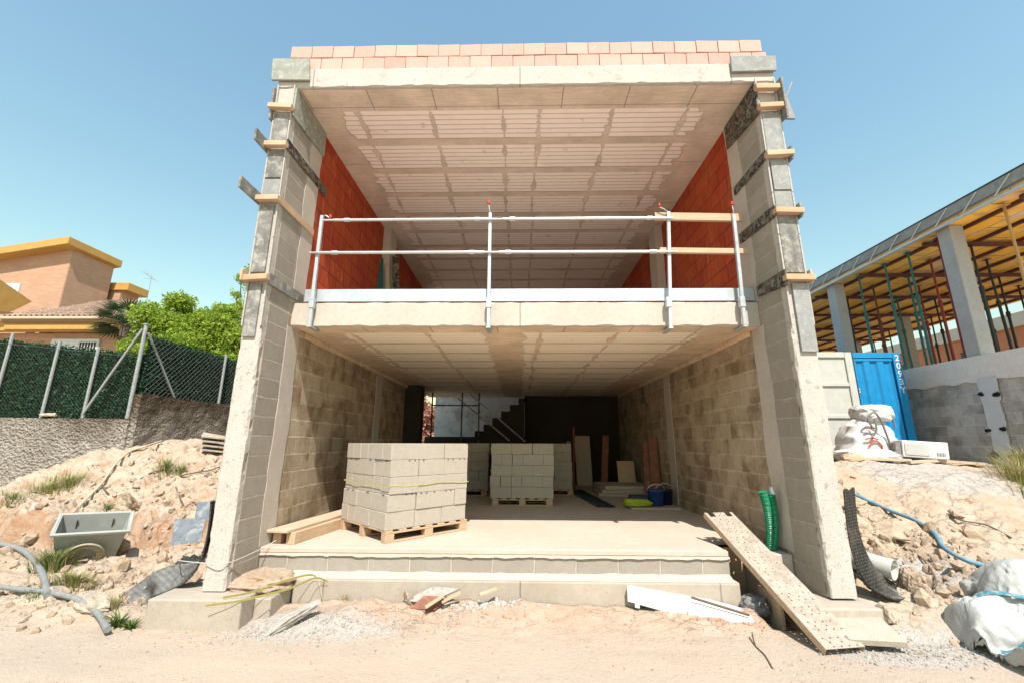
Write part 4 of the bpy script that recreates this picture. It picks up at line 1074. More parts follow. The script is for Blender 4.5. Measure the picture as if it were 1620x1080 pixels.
MB().box(WX, WX+.2, 4.5, 26, .3, 2.46).build('block_wall', M['blk_grey'], nb)
n = 90; m = MB(); vs = []
for k in range(n+1):
    y = 4.5+k*21.5/n; j = float(fbm(y*4, 2.2, 5))*.10
    vs += [(WX-.03, y, 2.46+j-.03), (WX-.035, y, 2.94), (WX+.3, y, 2.945), (WX+.3, y, 2.4)]
m.add(vs, [(k*4+i, k*4+(i+1) % 4, (k+1)*4+(i+1) % 4, (k+1)*4+i) for k in range(n) for i in range(4)])
m.build('ring_beam', M['band'], nb)
MB().box(WX+.3, 17, 4.5, 26, 2.7, 2.93).build('floor_slab', M['band'], nb)
m = MB(); vs = []; n = 44
for k in range(n+1):
    z = .6+k*1.9/n; a = 8.70+float(fbm(z*3, 5.5, 4))*.09-(.04 if z > 2 else 0); b = 9.02+float(fbm(z*3, 9.5, 4))*.09
    vs += [(WX-.03, a, z), (WX-.03, b, z)]
m.add(vs, [(k*2, k*2+1, k*2+3, k*2+2) for k in range(n)]); m.build('poured_strip', M['white'], nb, solid=.02, fix=False)
hm = MB()
for (y, z, r) in ((8.70,2.12,.07),(9.0,2.16,.06),(8.74,1.45,.06),(9.03,1.43,.06),(8.72,.92,.08),(9.04,.93,.09)):
    k = 9; hm.add([(WX-.055, y+r*math.cos(6.28*i/k)*random.uniform(.7,1.3), z+r*.7*math.sin(6.28*i/k)*random.uniform(.6,1.3)) for i in range(k)], [tuple(range(k))])
hm.build('hole_shade_patch', M['black'], nb, solid=.01, fix=False)  # flat black patches painted as the shade inside broken holes
for y0, y1, x0 in ((8.85,9.15,9.5), (12.45,12.77,9.5), (9.6,9.9,15.6), (15.6,15.9,14.2), (19.8,20.1,9.5), (19.8,20.1,15.6)):
    MB().box(x0, x0+.31, y0, y1, 2.932, 5.88).build('column', M['grey_conc'], nb, bevel=.012)
dk = MB().box(WX-.12, 17, 6.75, 26, 5.89, 5.93).build('formwork_deck', M['panel'], nb)  # near end cut back out of view so sunlight gets in beneath
ed = MB(); ed.box(WX-.155, WX-.125, 6.7, 26, 5.98, 6.20); ed.build('edge_form', M['slate_board'], nb)
ed = MB(); ed.box(WX-.15, WX-.08, 6.7, 26, 5.835, 5.885); ed.build('edge_beam', M['galv'], nb, bevel=.008)
ed = MB(); ed.box(WX-.16, WX-.12, 6.7, 26, 6.20, 6.235); ed.build('edge_form', M['dark'], nb)
y = 6.95
while y < 20:
    MB().bar((WX-.172,y+.16,5.90), (WX-.168,y-.16,6.17), .018, .018).build('edge_strut', M['white'], nb); y += .62
MB().box(WX-.10, 17, 6.75, 26, 5.935, 6.15).build('slab', M['grey_conc'], nb)
for x in np.arange(9.9, 17, .95): MB().box(x, x+.07, 6.75, 26, 5.82, 5.889).build('formwork_joist', M['joist'], nb)
for y in (7.5, 9.55, 11.5, 13.4, 15.4, 17.4, 19.4, 21.4, 23.4): MB().box(9.6, 16.9, y, y+.08, 5.73, 5.818).build('formwork_beam', M['joist'], nb)
M['teal'] = plain('teal_prop_paint', (.02,.17,.15), .5, .1, .3, 25, dirt=(.20,.20,.18))
M['prop_dark'] = plain('dark_prop_paint', (.035,.045,.045), .55, .2, .3, 25)
M['prop_red'] = plain('red_prop_paint', (.30,.035,.03), .55, .1, .25, 25)
M['prop_brown'] = plain('rusty_prop', (.17,.07,.035), .7, .1, .35, 25)
M['prop_yellow'] = plain('yellow_prop_paint', (.62,.35,.12), .55, .1, .2, 25)
ORD = ['first', 'second', 'third', 'fourth', 'fifth', 'sixth', 'seventh', 'eighth', 'ninth', 'tenth', 'eleventh']
CN = {'teal': 'teal', 'prop_dark': 'dark', 'prop_red': 'red', 'prop_brown': 'rusty', 'prop_yellow': 'yellow'}
def prop(x, y, mat, label, lean=0., zt=5.73):
    t = thing('steel_prop', (x, y, 2.93), label, 'steel prop', 'props under the formwork')
    zm = 2.93+1.75
    MB().tube([(x,y,2.94),(x+lean*.6,y,zm)], .032, 8).build('outer_tube', M[mat], t)
    MB().tube([(x+lean*.55,y,zm-.1),(x+lean,y,zt-.01)], .024, 8).build('inner_tube', M[mat], t)
    c = MB(); c.tube([(x+lean*.58,y,zm-.12),(x+lean*.6,y,zm+.02)], .045, 8); c.tube([(x+lean*.6-.08,y,zm-.05),(x+lean*.6+.08,y,zm-.05)], .01, 5)
    c.build('collar', M[mat], t)
    MB().box(x-.06,x+.06,y-.06,y+.06,2.932,2.94).build('base_plate', M[mat], t)
    p = MB(); p.box(x+lean-.07,x+lean+.07,y-.07,y+.07,zt-.01,zt-.002); p.build('end_plate', M[mat], t)
for k, (y, mt) in enumerate(((7.95,'prop_yellow'), (9.36,'prop_red'), (10.15,'teal'), (10.85,'teal'), (11.75,'teal'), (12.95,'prop_dark'))):
    prop(9.72, y, mt, f'{CN[mt]} steel prop, {ORD[k]} counted from the near end of the row along the slab edge', zt=5.82)
mats_ = ['prop_dark', 'teal', 'prop_dark', 'prop_brown', 'prop_dark', 'prop_dark', 'prop_red']
for r, x in enumerate((10.7, 12.0, 13.4, 15.0, 16.5)):
    for k, y in enumerate((7.54, 8.6, 9.59, 10.6, 11.54, 12.5, 13.44, 15.44, 17.44, 19.44, 21.44)):
        mt = mats_[(r*3+k*2) % 7]
        prop(x+random.uniform(-.25,.25), y+random.uniform(-.02,.02), mt, f'{CN[mt]} steel prop, {ORD[k]} from the near end in the {ORD[r+1]} row behind the slab edge', random.uniform(-.05,.05), 5.73 if (k % 2 == 0 or k > 6) else 5.82)
M['terracotta'] = plain('terracotta_wall', (.52,.20,.10), .85, 0, .15, 2)
tb = thing('brick_house', (32, 30, 0), 'terracotta coloured house seen between the props on the right', 'house')
MB().box(25, 42, 17, 45, 0, 6.9).build('wall', M['terracotta'], tb)
MB().box(24.8, 42.2, 16.8, 45.2, 6.9, 7.6).build('cornice', M['beam'], tb, bevel=.03)
for y in (19, 23, 27, 31): MB().box(24.95, 25.05, y, y+1.3, 4.3, 6.2).build('window', M['dark'], tb)

# ---------------------------------------------------------------- blue container with a cream door
M['blue'] = plain('blue_container_paint', (.006,.26,.56), .45, 0, .12, 5, .45, dirt=(.20,.30,.40), dirt_at=(.68,.74))
M['cream_paint'] = plain('cream_container_paint', (.56,.56,.50), .5, 0, .1, 5, .4, dirt=(.36,.34,.28), dirt_at=(.66,.78))
cx0, cx1, cy, cz0, cz1 = 6.38, 8.86, 10.0, .92, 3.24
ct = thing('shipping_container', ((cx0+cx1)/2, 12, cz0), 'blue shipping container with one cream door leaf beside the block wall', 'container')
def corrugated(fn, n, L):
    """vertical corrugation profile: returns the list of (s, depth)"""
    pts = []; p = L/n
    for k in range(n): pts += [(k*p, 0), (k*p+p*.42, 0), (k*p+p*.55, .035), (k*p+p*.87, .035)]
    return pts+[(L, 0)]
b = MB()
b.box(cx0+.02, cx1-.02, cy+.09, cy+5.9, cz0+.10, cz1-.02)
b.build('body', M['blue'], ct)
pr = corrugated(None, 18, 5.6); m = MB()
for sx, s in ((cx1, 1), (cx0, -1)):
    vs = []
    for q, d in pr: vs += [(sx-s*d, cy+.2+q, cz0+.16), (sx-s*d, cy+.2+q, cz1-.12)]
    m.add(vs, [(2*i, 2*i+2, 2*i+3, 2*i+1) for i in range(len(pr)-1)])
m.build('side_panel', M['blue'], ct, fix=False)
fr = MB()
fr.box(cx1-.17, cx1+.004, cy-.01, cy+.16, cz0, cz1); fr.box(cx0-.004, cx0+.10, cy-.01, cy+.16, cz0, cz1)
fr.box(cx0+.10, cx1-.17, cy-.005, cy+.12, cz1-.13, cz1-.003); fr.box(cx0+.10, cx1-.17, cy-.005, cy+.12, cz0, cz0+.14)
fr.build('door_frame', M['blue'], ct, bevel=.006)
xm = 7.66
d = MB(); vs = []; pr = corrugated(None, 3, cx1-.20-xm-.06)
for q, dd in pr: vs += [(xm+.05+q, cy+.02+dd, cz0+.2), (xm+.05+q, cy+.02+dd, cz1-.2)]
d.add(vs, [(2*i, 2*i+2, 2*i+3, 2*i+1) for i in range(len(pr)-1)])
d.box(xm+.01, cx1-.185, cy+.012, cy+.06, cz1-.20, cz1-.135); d.box(xm+.01, cx1-.185, cy+.012, cy+.06, cz0+.145, cz0+.20); d.box(xm+.01, xm+.05, cy+.012, cy+.06, cz0+.2, cz1-.2)
dr = d.build('door', M['blue'], ct, fix=False)
MB().box(xm+.06, xm+.15, cy-.004, cy+.03, 2.30, 2.40).build('lock_plate', M['white'], dr, bevel=.004)
MB().box(xm+.08, xm+.13, cy-.012, cy-.005, 2.33, 2.38).build('lock', M['dark'], dr)
d = MB(); a0, a1, dy0, dy1 = cx0+.02, xm-.03, cy-.16, cy-.08     # leaf standing a little open
z0, z1 = cz0+.05, cz1-.03
d.box(a0, a1, dy0+.03, dy1, z0, z1)
cdoor = d.build('door', M['cream_paint'], ct); cdoor['label'] = 'cream door leaf with three sunken panels'
d = MB(); d.box(a1-.16, a1, dy0-.01, dy0+.029, z0, z1); d.box(a0, a0+.12, dy0-.01, dy0+.029, z0, z1)
for zc_, h_ in ((z0+.06,.12), (z1-.06,.13), (z0+.78,.09), (z0+1.50,.09)): d.box(a0+.121, a1-.161, dy0-.008, dy0+.028, zc_-h_/2, zc_+h_/2)
d.build('door_rib', M['cream_paint'], cdoor, bevel=.01)
g_ = MB(); g_.box(a1+.002, a1+.028, dy0, dy1+.02, z0, z1); g_.build('gasket', M['dark'], cdoor)
for k, chx in enumerate('2093Y'):
    cu = bpy.data.curves.new('t', 'FONT'); cu.body = chx; cu.size = .20; cu.extrude = .002; cu.align_x = 'CENTER'; cu.offset = .004
    to = bpy.data.objects.new('t', cu); COL.objects.link(to)
    dg = bpy.context.evaluated_depsgraph_get(); mm = bpy.data.meshes.new_from_object(to.evaluated_get(dg)); bpy.data.objects.remove(to)
    mm.materials.clear(); mm.materials.append(M['white'])
    lt = bpy.data.objects.new('lettering', mm); COL.objects.link(lt); lt.parent = ct
    p = Vector((cx1-.085, cy-.016, cz1-.20-k*.185)); o_ = Vector(ct['_o'])
    lt.matrix_local = Matrix.Translation(p-o_) @ Matrix.Rotation(rad(90), 4, 'X')

# ---------------------------------------------------------------- bags
def _bag(name, tint):
    g = G(name, .6, .3)
    n = g.noise(6, 6, .7); w_ = g.noise(160, 2, .5)
    c = g.mix(g.rng(n, .35, .75), tint, tuple(v*.86 for v in tint))
    c = g.mix(g.rng(g.noise(2.2, 5, .7), .58, .75, 0, .5), c, (.50,.42,.32))
    r1 = g.ma('ABSOLUTE', g.add(g.noise(4.5, 3, .6, dist=1.5), -.5)); r2 = g.ma('ABSOLUTE', g.add(g.noise(11, 3, .6, dist=1.2), -.5))
    hh = g.add(g.mul(r1, -2.), g.mul(r2, -.4))
    return g.out(c, g.bump(g.add(hh, g.mul(w_, .03)), .007))
M['bag'] = _bag('white_woven_bag', (.66,.65,.62)); M['bag_grey'] = _bag('grey_white_woven_bag', (.52,.52,.49))
def lump(c, size, wr=.12, fr=2.2, e=.7, nu=96, nv=64, seed=0., flat=.35, crease=0., M_=None, shape=None):
    """a slumped bag: superellipsoid with sharp folds, flattened where it lies"""
    m = MB(); sx, sy, sz = size
    def fn(u, v):
        a = 2*math.pi*u; b = -math.pi/2+math.pi*v
        sg = lambda q: math.copysign(abs(q)**e, q)
        d = Vector((sg(math.cos(a))*sg(math.cos(b)), sg(math.sin(a))*sg(math.cos(b)), sg(math.sin(b))))
        n1 = 1-3.0*abs(float(vnoise(d.x*fr+seed+d.z*1.7, d.y*fr+d.z*fr+seed*2)))
        n2 = 1-3.0*abs(float(vnoise(d.x*fr*2.3+seed*3, d.y*fr*2.1+d.z*fr*2+7)))
        r = 1+wr*(n1-.5)+wr*.45*(n2-.5)
        p = Vector((d.x*sx*r, d.y*sy*r, d.z*sz*r))
        if shape: p = shape(p, d)
        if p.z < -flat*sz: p.z = -flat*sz+(p.z+flat*sz)*.12
        if M_ is not None: p = M_ @ p
        return p+Vector(c)
    return m.grid(fn, nu, nv)
def bagsh(p, d):
    p.z += .16*math.exp(-((p.x-.25)**2/.05)) - .05*p.x; return p
b1 = thing('bulk_bag', (4.25, 4.25, -.5), 'slumped white bulk bag with blue straps lying at the right edge of the street', 'bulk bag')
m = MB(); CLOTH = ([(x+.10, y, -.5+(z+.5)*1.22+.02+.05*max(0, y-4.3)) for x, y, z in CLOTH[0]], CLOTH[1]); CLOTH = ([(max(x, 3.84), y, z-.35*float(smooth(3.98, 3.80, x))*float(smooth(4.15, 4.35, y))) for x, y, z in CLOTH[0]], CLOTH[1]); m.add(*CLOTH); m.build('sack', M['bag_grey'], b1, smooth=True, fix=False, solid=.006)
M['blue_strap'] = plain('blue_webbing', (.07,.27,.34), .8, 0, .3, 40, dirt=(.45,.42,.36), dirt_at=(.5,.65))
_CV = np.array(CLOTH[0])
def cloth_top(x, y):
    d_ = (_CV[:,0]-x)**2+(_CV[:,1]-y)**2; k_ = np.argsort(d_)[:14]
    return float(_CV[k_, 2].max()) if d_[k_[0]] < .02 else float(H(x, y))
def bagstrap(path, wd):
    c = [Vector((p.x, p.y, cloth_top(p.x, p.y)+.018)) for p in spline([(a, b, 0) for a, b in path], 9)]
    for _ in range(2): c = [c[0]]+[Vector((c[i].x, c[i].y, max(c[i].z, (c[i-1].z+c[i+1].z)/2))) for i in range(1, len(c)-1)]+[c[-1]]
    s_ = MB(); vs = []
    for i, p in enumerate(c):
        t_ = (c[min(i+1, len(c)-1)]-c[max(i-1, 0)]).normalized(); sd_ = t_.cross(Vector((0,-.5,.85))).normalized()*wd*.5
        vs += [p-sd_, p+sd_]
    return s_.add(vs, [(2*i, 2*i+2, 2*i+3, 2*i+1) for i in range(len(c)-1)])
bagstrap([(4.12,4.38),(4.30,4.24),(4.50,4.12),(4.72,4.02)], .045).build('strap', M['blue_strap'], b1, fix=False, solid=.004)
bagstrap([(3.84,3.98),(3.98,3.88),(4.15,3.84)], .035).build('strap', M['blue_strap'], b1, fix=False, solid=.004)

b2 = thing('bulk_bag', (6.75, 8.75, .85), 'white bulk bag with red print standing before the cream container door', 'bulk bag')
def standing(p, d):
    k = 1-.30*max(0, d.z); p.x *= k; p.y *= k; p.x += .25*max(0, -d.z)*(-1 if d.x < 0 else .2)*.8; return p
lump((6.86,8.85,1.20), (.50,.36,.46), .10, 2.0, .75, seed=2.1, flat=.8, shape=standing).build('sack', M['bag'], b2, smooth=True, fix=False)
lump((6.55,8.55,.92), (.58,.34,.14), .12, 2.4, .8, seed=4.4, flat=.8).build('skirt', M['bag'], b2, smooth=True, fix=False)
M['grey_strap'] = plain('grey_webbing', (.24,.23,.22), .8, 0, .25, 40)
for pth in ([(6.72,8.46,1.45),(6.62,8.42,1.62),(6.74,8.40,1.74),(6.86,8.42,1.6),(6.93,8.44,1.35),(7.0,8.46,1.05)], [(6.68,8.44,1.30),(6.74,8.41,1.42),(6.75,8.42,1.62)], [(7.22,8.72,1.75),(7.32,8.70,1.62),(7.36,8.72,1.45)]):
    MB().tube(spline(pth, 6), .018, 6).build('loop', M['grey_strap'], b2)
M['red_ink'] = plain('red_print', (.60,.10,.07), .7, 0, .3, 40)
rp = MB()
for pth in ([(6.60,8.475,1.44),(6.70,8.465,1.455),(6.80,8.47,1.44)], [(6.58,8.47,1.10),(6.70,8.455,1.22),(6.82,8.46,1.13),(6.80,8.46,1.03),(6.66,8.45,.99)], [(6.55,8.48,1.24),(6.66,8.46,1.27),(6.78,8.465,1.24)]):
    rp.tube(spline(pth, 6), .013, 5)
rp.build('print', M['red_ink'], b2)
lump((7.00,8.80,1.74), (.33,.25,.17), .10, 2.4, .55, seed=7.7, flat=.9).build('bundle', M['bag'], None, smooth=True, fix=False)
tag(COL.objects[-1] if False else bpy.data.objects['bundle'], 'folded white sheeting lying on top of the standing bulk bag', 'bundle')
# white appliance and timber scraps
ap = thing('white_appliance', (7.40, 8.35, .90), 'white metal appliance lying on its side in front of the container', 'appliance')
Ma = Matrix.Translation((7.40,8.35,1.055)) @ Matrix.Rotation(rad(-16), 4, 'Z') @ Matrix.Rotation(rad(4), 4, 'Y')
MB().box(-.34,.34,-.20,.20,-.15,.15,Ma).build('casing', M['white'], ap, bevel=.015, seg=2)
MB().box(-.31,.05,-.212,-.201,-.11,.10,Ma).build('front_panel', M['cream_paint'], ap, bevel=.006)
v_ = MB()
for k in range(6): v_.box(.16+k*.022,.168+k*.022,-.204,-.2005,-.10,-.04,Ma)
v_.build('vent', M['dark'], ap)
MB().box(-.43,-.345,-.17,.17,-.16,.10,Ma).build('back_panel', M['grey_board'], ap, bevel=.008)
for k, (a, b) in enumerate((((5.9,8.25),(7.0,8.12)), ((7.6,8.2),(8.35,8.15)), ((6.9,8.05),(7.6,8.2)))):
    z = float(H(a[0], a[1]))+.04
    tag(MB().bar((a[0],a[1],z), (b[0],b[1],float(H(b[0],b[1]))+.05), .09, .05).build('timber_scrap', M['wood_pale'], bevel=.004), ('pale timber scrap under the standing bulk bag', 'short timber scrap right of the white appliance', 'timber scrap in front of the white appliance')[k], 'timber', 'timber scraps by the container')
lump((6.15,8.3,.88), (.22,.12,.10), .2, 3, .8, nu=30, nv=20, seed=1.1).build('orange_bag', M['orange_wood'], None, smooth=True, fix=False)
tag(bpy.data.objects['orange_bag'], 'crumpled orange bag under the cream container door', 'bag')

# ---------------------------------------------------------------- pipe, membrane and hose on the right bank
pv = thing('plastic_pipe', (3.8, 5.05, -.2), 'grey plastic drain pipe sticking out of the right bank', 'pipe')
pm_ = at(1415.5, 901, Y=4.86); ax = Vector((-.50,.78,.10)).normalized()
Mr = ax.to_track_quat('Z', 'Y').to_matrix()
MB().lathe([(.100,0),(.100,1.1),(.001,1.1)], pm_, 28, Mr).build('pipe', M['cream_paint'], pv, smooth=True, fix=False)
MB().lathe([(.100,0),(.088,0),(.088,.9),(.001,.9)], pm_, 28, Mr).build('bore', M['cream_paint'], pv, smooth=True, fix=False)
def _membrane():
    g = G('black_dimpled_membrane', .55, .4)
    x = g.xyz()
    v = g.vor(34, rnd=.0); d = g.rng(v, .18, .42)
    c = g.mix(d, (.16,.15,.13), (.020,.019,.017))
    c = g.mix(g.rng(g.noise(4, 5, .7), .5, .75, 0, .5), c, (.30,.25,.19))
    up = g.ma('ABSOLUTE', g.xyz(g.nor)[2]); c = g.mix(g.mul(g.rng(up, .45, .8), g.rng(g.noise(9, 5, .7), .3, .6, .35, .95)), c, (.30,.285,.255))
    return g.out(c, g.bump(g.ma('SUBTRACT', 1, d), .02))
M['membrane'] = _membrane()
def ribbon(name, A, B, label, nv=16):
    A = spline(A, 10); B = spline(B, 10); m = MB(); n = min(len(A), len(B))-1
    def f(u, v):
        k = u*n; i_ = min(int(k), n-1); t_ = k-i_
        a = A[i_].lerp(A[i_+1], t_); b = B[i_].lerp(B[i_+1], t_)
        q = a.lerp(b, v); return q+Vector((.012,.008,.01))*math.sin(v*9+u*6)
    m.grid(f, n*2, nv)
    o = m.build(name, M['membrane'], smooth=True, fix=False, solid=.008); return tag(o, label, 'membrane')
ribbon('dimpled_membrane', [at(1334,774,Y=4.63),at(1340,840,Y=4.63),at(1350,885,Y=4.64),at(1368,918,Y=4.66),at(1392,936,Y=4.70),at(1420,946,Y=4.76),at(1440,940,Y=4.82)],
       [at(1351,771,Y=4.78),at(1357,826,Y=4.80),at(1369,866,Y=4.82),at(1386,898,Y=4.86),at(1408,918,Y=4.92),at(1432,930,Y=5.0),at(1452,928,Y=5.05)], 'black dimpled membrane peeling off beside the right wall end')
ribbon('dimpled_membrane', [at(333,792,Y=4.70),at(326,850,Y=4.68),at(313,893,Y=4.66),at(296,918,Y=4.68),at(272,932,Y=4.74),at(246,942,Y=4.80),at(236,955,Y=4.84),at(200,957,Y=4.92)],
       [at(342,790,Y=4.95),at(334,846,Y=4.95),at(324,878,Y=4.96),at(306,888,Y=5.05),at(280,892,Y=5.25),at(250,902,Y=5.30),at(225,918,Y=5.30),at(196,938,Y=5.25)], 'dusty dimpled membrane curling out onto the ground at the left wall end')
M['hose_blue'] = plain('blue_hose', (.16,.32,.42), .5, 0, .2, 12, dirt=(.42,.38,.32), dirt_at=(.5,.7))
def hose(name, pix, r, mat, label, cat, lift=.02, extra=None):
    pts = [onground(px, py, r+lift) for px, py in pix]
    if extra: pts += extra
    return tag(MB().tube(spline(pts, 8), r, 8).build(name, M[mat], smooth=True), label, cat)
hose('hose', [(1345,778),(1375,793),(1410,808),(1450,826),(1478,842),(1495,868),(1530,886),(1570,898),(1606,903)], .026, 'hose_blue', 'faded blue hose winding down the right bank to the big bag', 'hose')
for k, pix in enumerate(([(1500,808),(1520,822),(1560,830),(1600,850)], [(1440,870),(1465,890),(1480,915),(1478,930)])):
    hose('root', pix, .010, 'bark', ('thin dark root lying on the upper right bank', 'dark root hanging from the clay beside the plastic pipe')[k], 'root')

# ---------------------------------------------------------------- green conduits and perforated plank
M['green'] = plain('green_corrugated_conduit', (.015,.26,.12), .4, 0, .15, 10, .5)
def corr(pts, r, name, label, cat='conduit'):
    t = spline(pts, 40); rs = [r*(1+.10*math.sin(i*1.9)) for i in range(len(t))]
    return t, rs
t = thing('green_conduit', (2.9, 5.3, 0), 'pair of green corrugated conduits rising from the floor stub by the right wall', 'conduit')
for dx, top in ((-.028, .615), (.034, .60)):
    tt, rs = corr([(2.86+dx*.6,5.36,-.03),(2.87+dx,5.30,.22),(2.85+dx*1.2,5.26,.45),(2.82+dx*1.4,5.24,top)], .042, '', '')
    MB().tube(tt, rs, 12).build('tube', M['green'], t, smooth=False)
MB().tube([(2.885,5.235,.59),(2.88,5.23,.67)], [.04,.022], 8).build('taped_end', M['galv'], t)

def _plank():
    g = G('dusty_perforated_plank', .85, .25)
    n = g.noise(7, 5, .7); c = g.mix(g.rng(n, .35, .7), (.36,.31,.25), (.50,.445,.37))
    c = g.mix(g.rng(g.noise(30, 3, .7), .5, .68, 0, .6), c, (.28,.20,.13))
    return g.out(c, g.bump(n, .003))
M['plank'] = _plank()
pA, pB = Vector((2.70,4.10,-.50)), Vector((2.43,5.66,.325)); dl = (pB-pA); LN = dl.length; dl.normalize()
sd = dl.cross(Vector((0,0,1))).normalized(); up = sd.cross(dl).normalized()
W_ = .37; NC, NR = 10, 46; m = MB()
def pp(u, v, h=0.): return pA+dl*u+sd*v+up*h
cw, chh = W_/NC, LN/NR
for r in range(NR):
    for c in range(NC):
        u0, v0 = r*chh, -W_/2+c*cw; hole = (r % 2 == 0 and 0 < c < NC-1 and (c+r//2) % 2 == 0) or (r % 4 == 1 and c in (2, 5))
        if r > NR-3 and c in (1, 2, 7, 8): continue
        if not hole:
            m.add([pp(u0,v0), pp(u0+chh,v0), pp(u0+chh,v0+cw), pp(u0,v0+cw)], [(0,1,2,3)])
        else:
            q = [pp(u0,v0), pp(u0+chh,v0), pp(u0+chh,v0+cw), pp(u0,v0+cw)]
            ang = [math.atan2(-1,-1), math.atan2(-1,1), math.atan2(1,1), math.atan2(1,-1)]
            inn = []
            for i_ in range(8):
                a = -3*math.pi/4+i_*math.pi/4; inn.append(pp(u0+chh/2+.0075*math.cos(a), v0+cw/2+.0075*math.sin(a)))
            mids = [pp(u0+chh/2,v0), pp(u0+chh,v0+cw/2), pp(u0+chh/2,v0+cw), pp(u0,v0+cw/2)]
            ring = [q[0], mids[0], q[1], mids[1], q[2], mids[2], q[3], mids[3]]
            m.add(ring+inn, [(i_, (i_+1) % 8, 8+(i_+1) % 8, 8+i_) for i_ in range(8)])
m.cur = 1
for v in (-W_/2, W_/2):
    m.add([pp(0,v), pp(LN,v), pp(LN,v,-.06), pp(0,v,-.06)], [(0,1,2,3)])
tag(m.build('perforated_plank', [M['plank'], M['wood']], fix=False, solid=.004), 'pale perforated plank sloping from the garage floor down to the street', 'plank')
# ---------------------------------------------------------------- pallets and strapped block stacks
M['pallet_wood'] = wood('pallet_pine', (.55,.36,.22), (.68,.49,.33), 0)
def pallet(Mx, w, d, label):
    c = Mx.translation; t = thing('wooden_pallet', tuple(c), label, 'pallet', 'pallets under the block stacks')
    for k in range(7):
        x = -w/2+k*(w-.10)/6; MB().box(x, x+.10, -d/2, d/2, .115, .135, Mx).build('deck_board', M['pallet_wood'], t, bevel=.003)
    for y in (-d/2, -.05, d/2-.10):
        MB().box(-w/2, w/2, y, y+.10, .095, .114, Mx).build('stringer_board', M['pallet_wood'], t, bevel=.003)
        MB().box(-w/2, w/2, y, y+.10, .0, .018, Mx).build('bottom_board', M['pallet_wood'], t, bevel=.003)
        for x in (-w/2, -.06, w/2-.12): MB().box(x, x+.12, y+.001, y+.099, .0185, .0945, Mx).build('foot_block', M['pallet_wood'], t, bevel=.004)
    return t
def block_stack(Mx, nu, nv, layers, label, strap_at=(2,), z0=.136, notch_shade=True, jit=.006, skip_core=True):
    """nu, nv in units of 0.2 m; even layers run along u, odd layers along v"""
    t = thing('block_stack', tuple(Mx @ Vector((0,0,z0))), label, 'block stack', 'strapped stacks of concrete blocks')
    W2, D2 = nu*.1, nv*.1
    for l in range(layers):
        ox, oy = random.uniform(-jit, jit)*2, random.uniform(-jit, jit)*2
        z = z0+l*.2
        cells = []
        along_u = (l % 2 == 0)
        A, B = (nu, nv) if along_u else (nv, nu)
        for b in range(B):
            a = 0
            if (b+l//2) % 2 and A % 2: cells.append((0, 1, b)); a = 1
            while a < A:
                ln = 2 if a+2 <= A else 1
                cells.append((a, ln, b)); a += ln
        for a, ln, b in cells:
            if skip_core and l < layers-1 and 0 < b < B-1 and a > 0 and a+ln < A: continue
            j = lambda: random.uniform(-jit, jit)
            if along_u: x0, x1, y0, y1 = -W2+a*.2, -W2+(a+ln)*.2, -D2+b*.2, -D2+(b+1)*.2
            else: x0, x1, y0, y1 = -W2+b*.2, -W2+(b+1)*.2, -D2+a*.2, -D2+(a+ln)*.2
            dx, dy = ox+j(), oy+j()
            m = MB(); g = .0018
            m.box(x0+dx+g, x1+dx-g, y0+dy+g, y1+dy-g, z+.0008, z+.1975, Mx)
            if notch_shade and l in (1, 3) :
                m.cur = 1
                # thin dark boxes stand in for the shade in core grooves along the top edge
                for q in (.22, .62):
                    for (fx0, fx1, fy0, fy1) in ((x0+dx+(x1-x0)*q, x0+dx+(x1-x0)*(q+.16), y0+dy+g-.0015, y0+dy+g+.02), (x0+dx+g-.0015, x0+dx+g+.02, y0+dy+(y1-y0)*q, y0+dy+(y1-y0)*(q+.16))):
                        if random.random() < .6: m.box(fx0, fx1, fy0, fy1, z+.175, z+.1985, Mx)
                m.cur = 0
            m.build('concrete_block', [M['block'], M['groove_shade']], t, bevel=.004)
    for l in strap_at:
        z = z0+l*.2+.09; o = .012; s = MB()
        pts = [(-W2-o,-D2-o),(W2+o,-D2-o),(W2+o,D2+o),(-W2-o,D2+o),(-W2-o,-D2-o)]
        for (xa, ya), (xb, yb) in zip(pts[:-1], pts[1:]):
            n = 14; vs = []
            for k in range(n+1):
                u = k/n; zz = z+.007*math.sin(u*math.pi*3+xa*7)+.004*random.uniform(-1, 1)
                for h in (0, .013): vs.append(Mx @ Vector((xa+(xb-xa)*u, ya+(yb-ya)*u, zz+h)))
            s.add(vs, [(2*k, 2*k+2, 2*k+3, 2*k+1) for k in range(n)])
        s.build('strap', M['strap'], t, fix=False, solid=.002)
    return t
MT = lambda x, y, a: Matrix.Translation((x, y, .0015)) @ Matrix.Rotation(rad(a), 4, 'Z')
pc = Vector((-1.58,5.47,0)); ang = 46
u_ = Vector((math.cos(rad(ang)), math.sin(rad(ang)), 0)); v_2 = Vector((-u_.y, u_.x, 0))
cen = pc+u_*.52+v_2*.52
pallet(MT(cen.x, cen.y, ang), 1.22, 1.22, 'sunlit pallet turned corner first under the nearest stack of blocks')
block_stack(MT(cen.x+.0, cen.y+.0, ang), 6, 6, 5, 'sunlit strapped stack of grey blocks, standing corner first at the front of the garage', strap_at=(2,))
pallet(MT(.03, 9.0, 0), 1.14, 1.0, 'pallet standing in the middle of the garage floor, square to the street')
block_stack(MT(.03, 9.0, 0), 6, 5, 5, 'shaded stack of concrete blocks in the middle of the garage with two yellow straps', strap_at=(4, 2), notch_shade=False)
pallet(MT(-1.35, 10.45, 3), 1.14, 1.0, 'pallet half hidden behind the sunlit stack of blocks')
block_stack(MT(-1.35, 10.45, 3), 6, 5, 5, 'dark stack of concrete blocks half hidden behind the sunlit one', strap_at=(4, 2), notch_shade=False)
pallet(MT(.68, 10.7, -2), 1.04, 1.0, 'pallet in the shade just behind the middle stack of blocks')
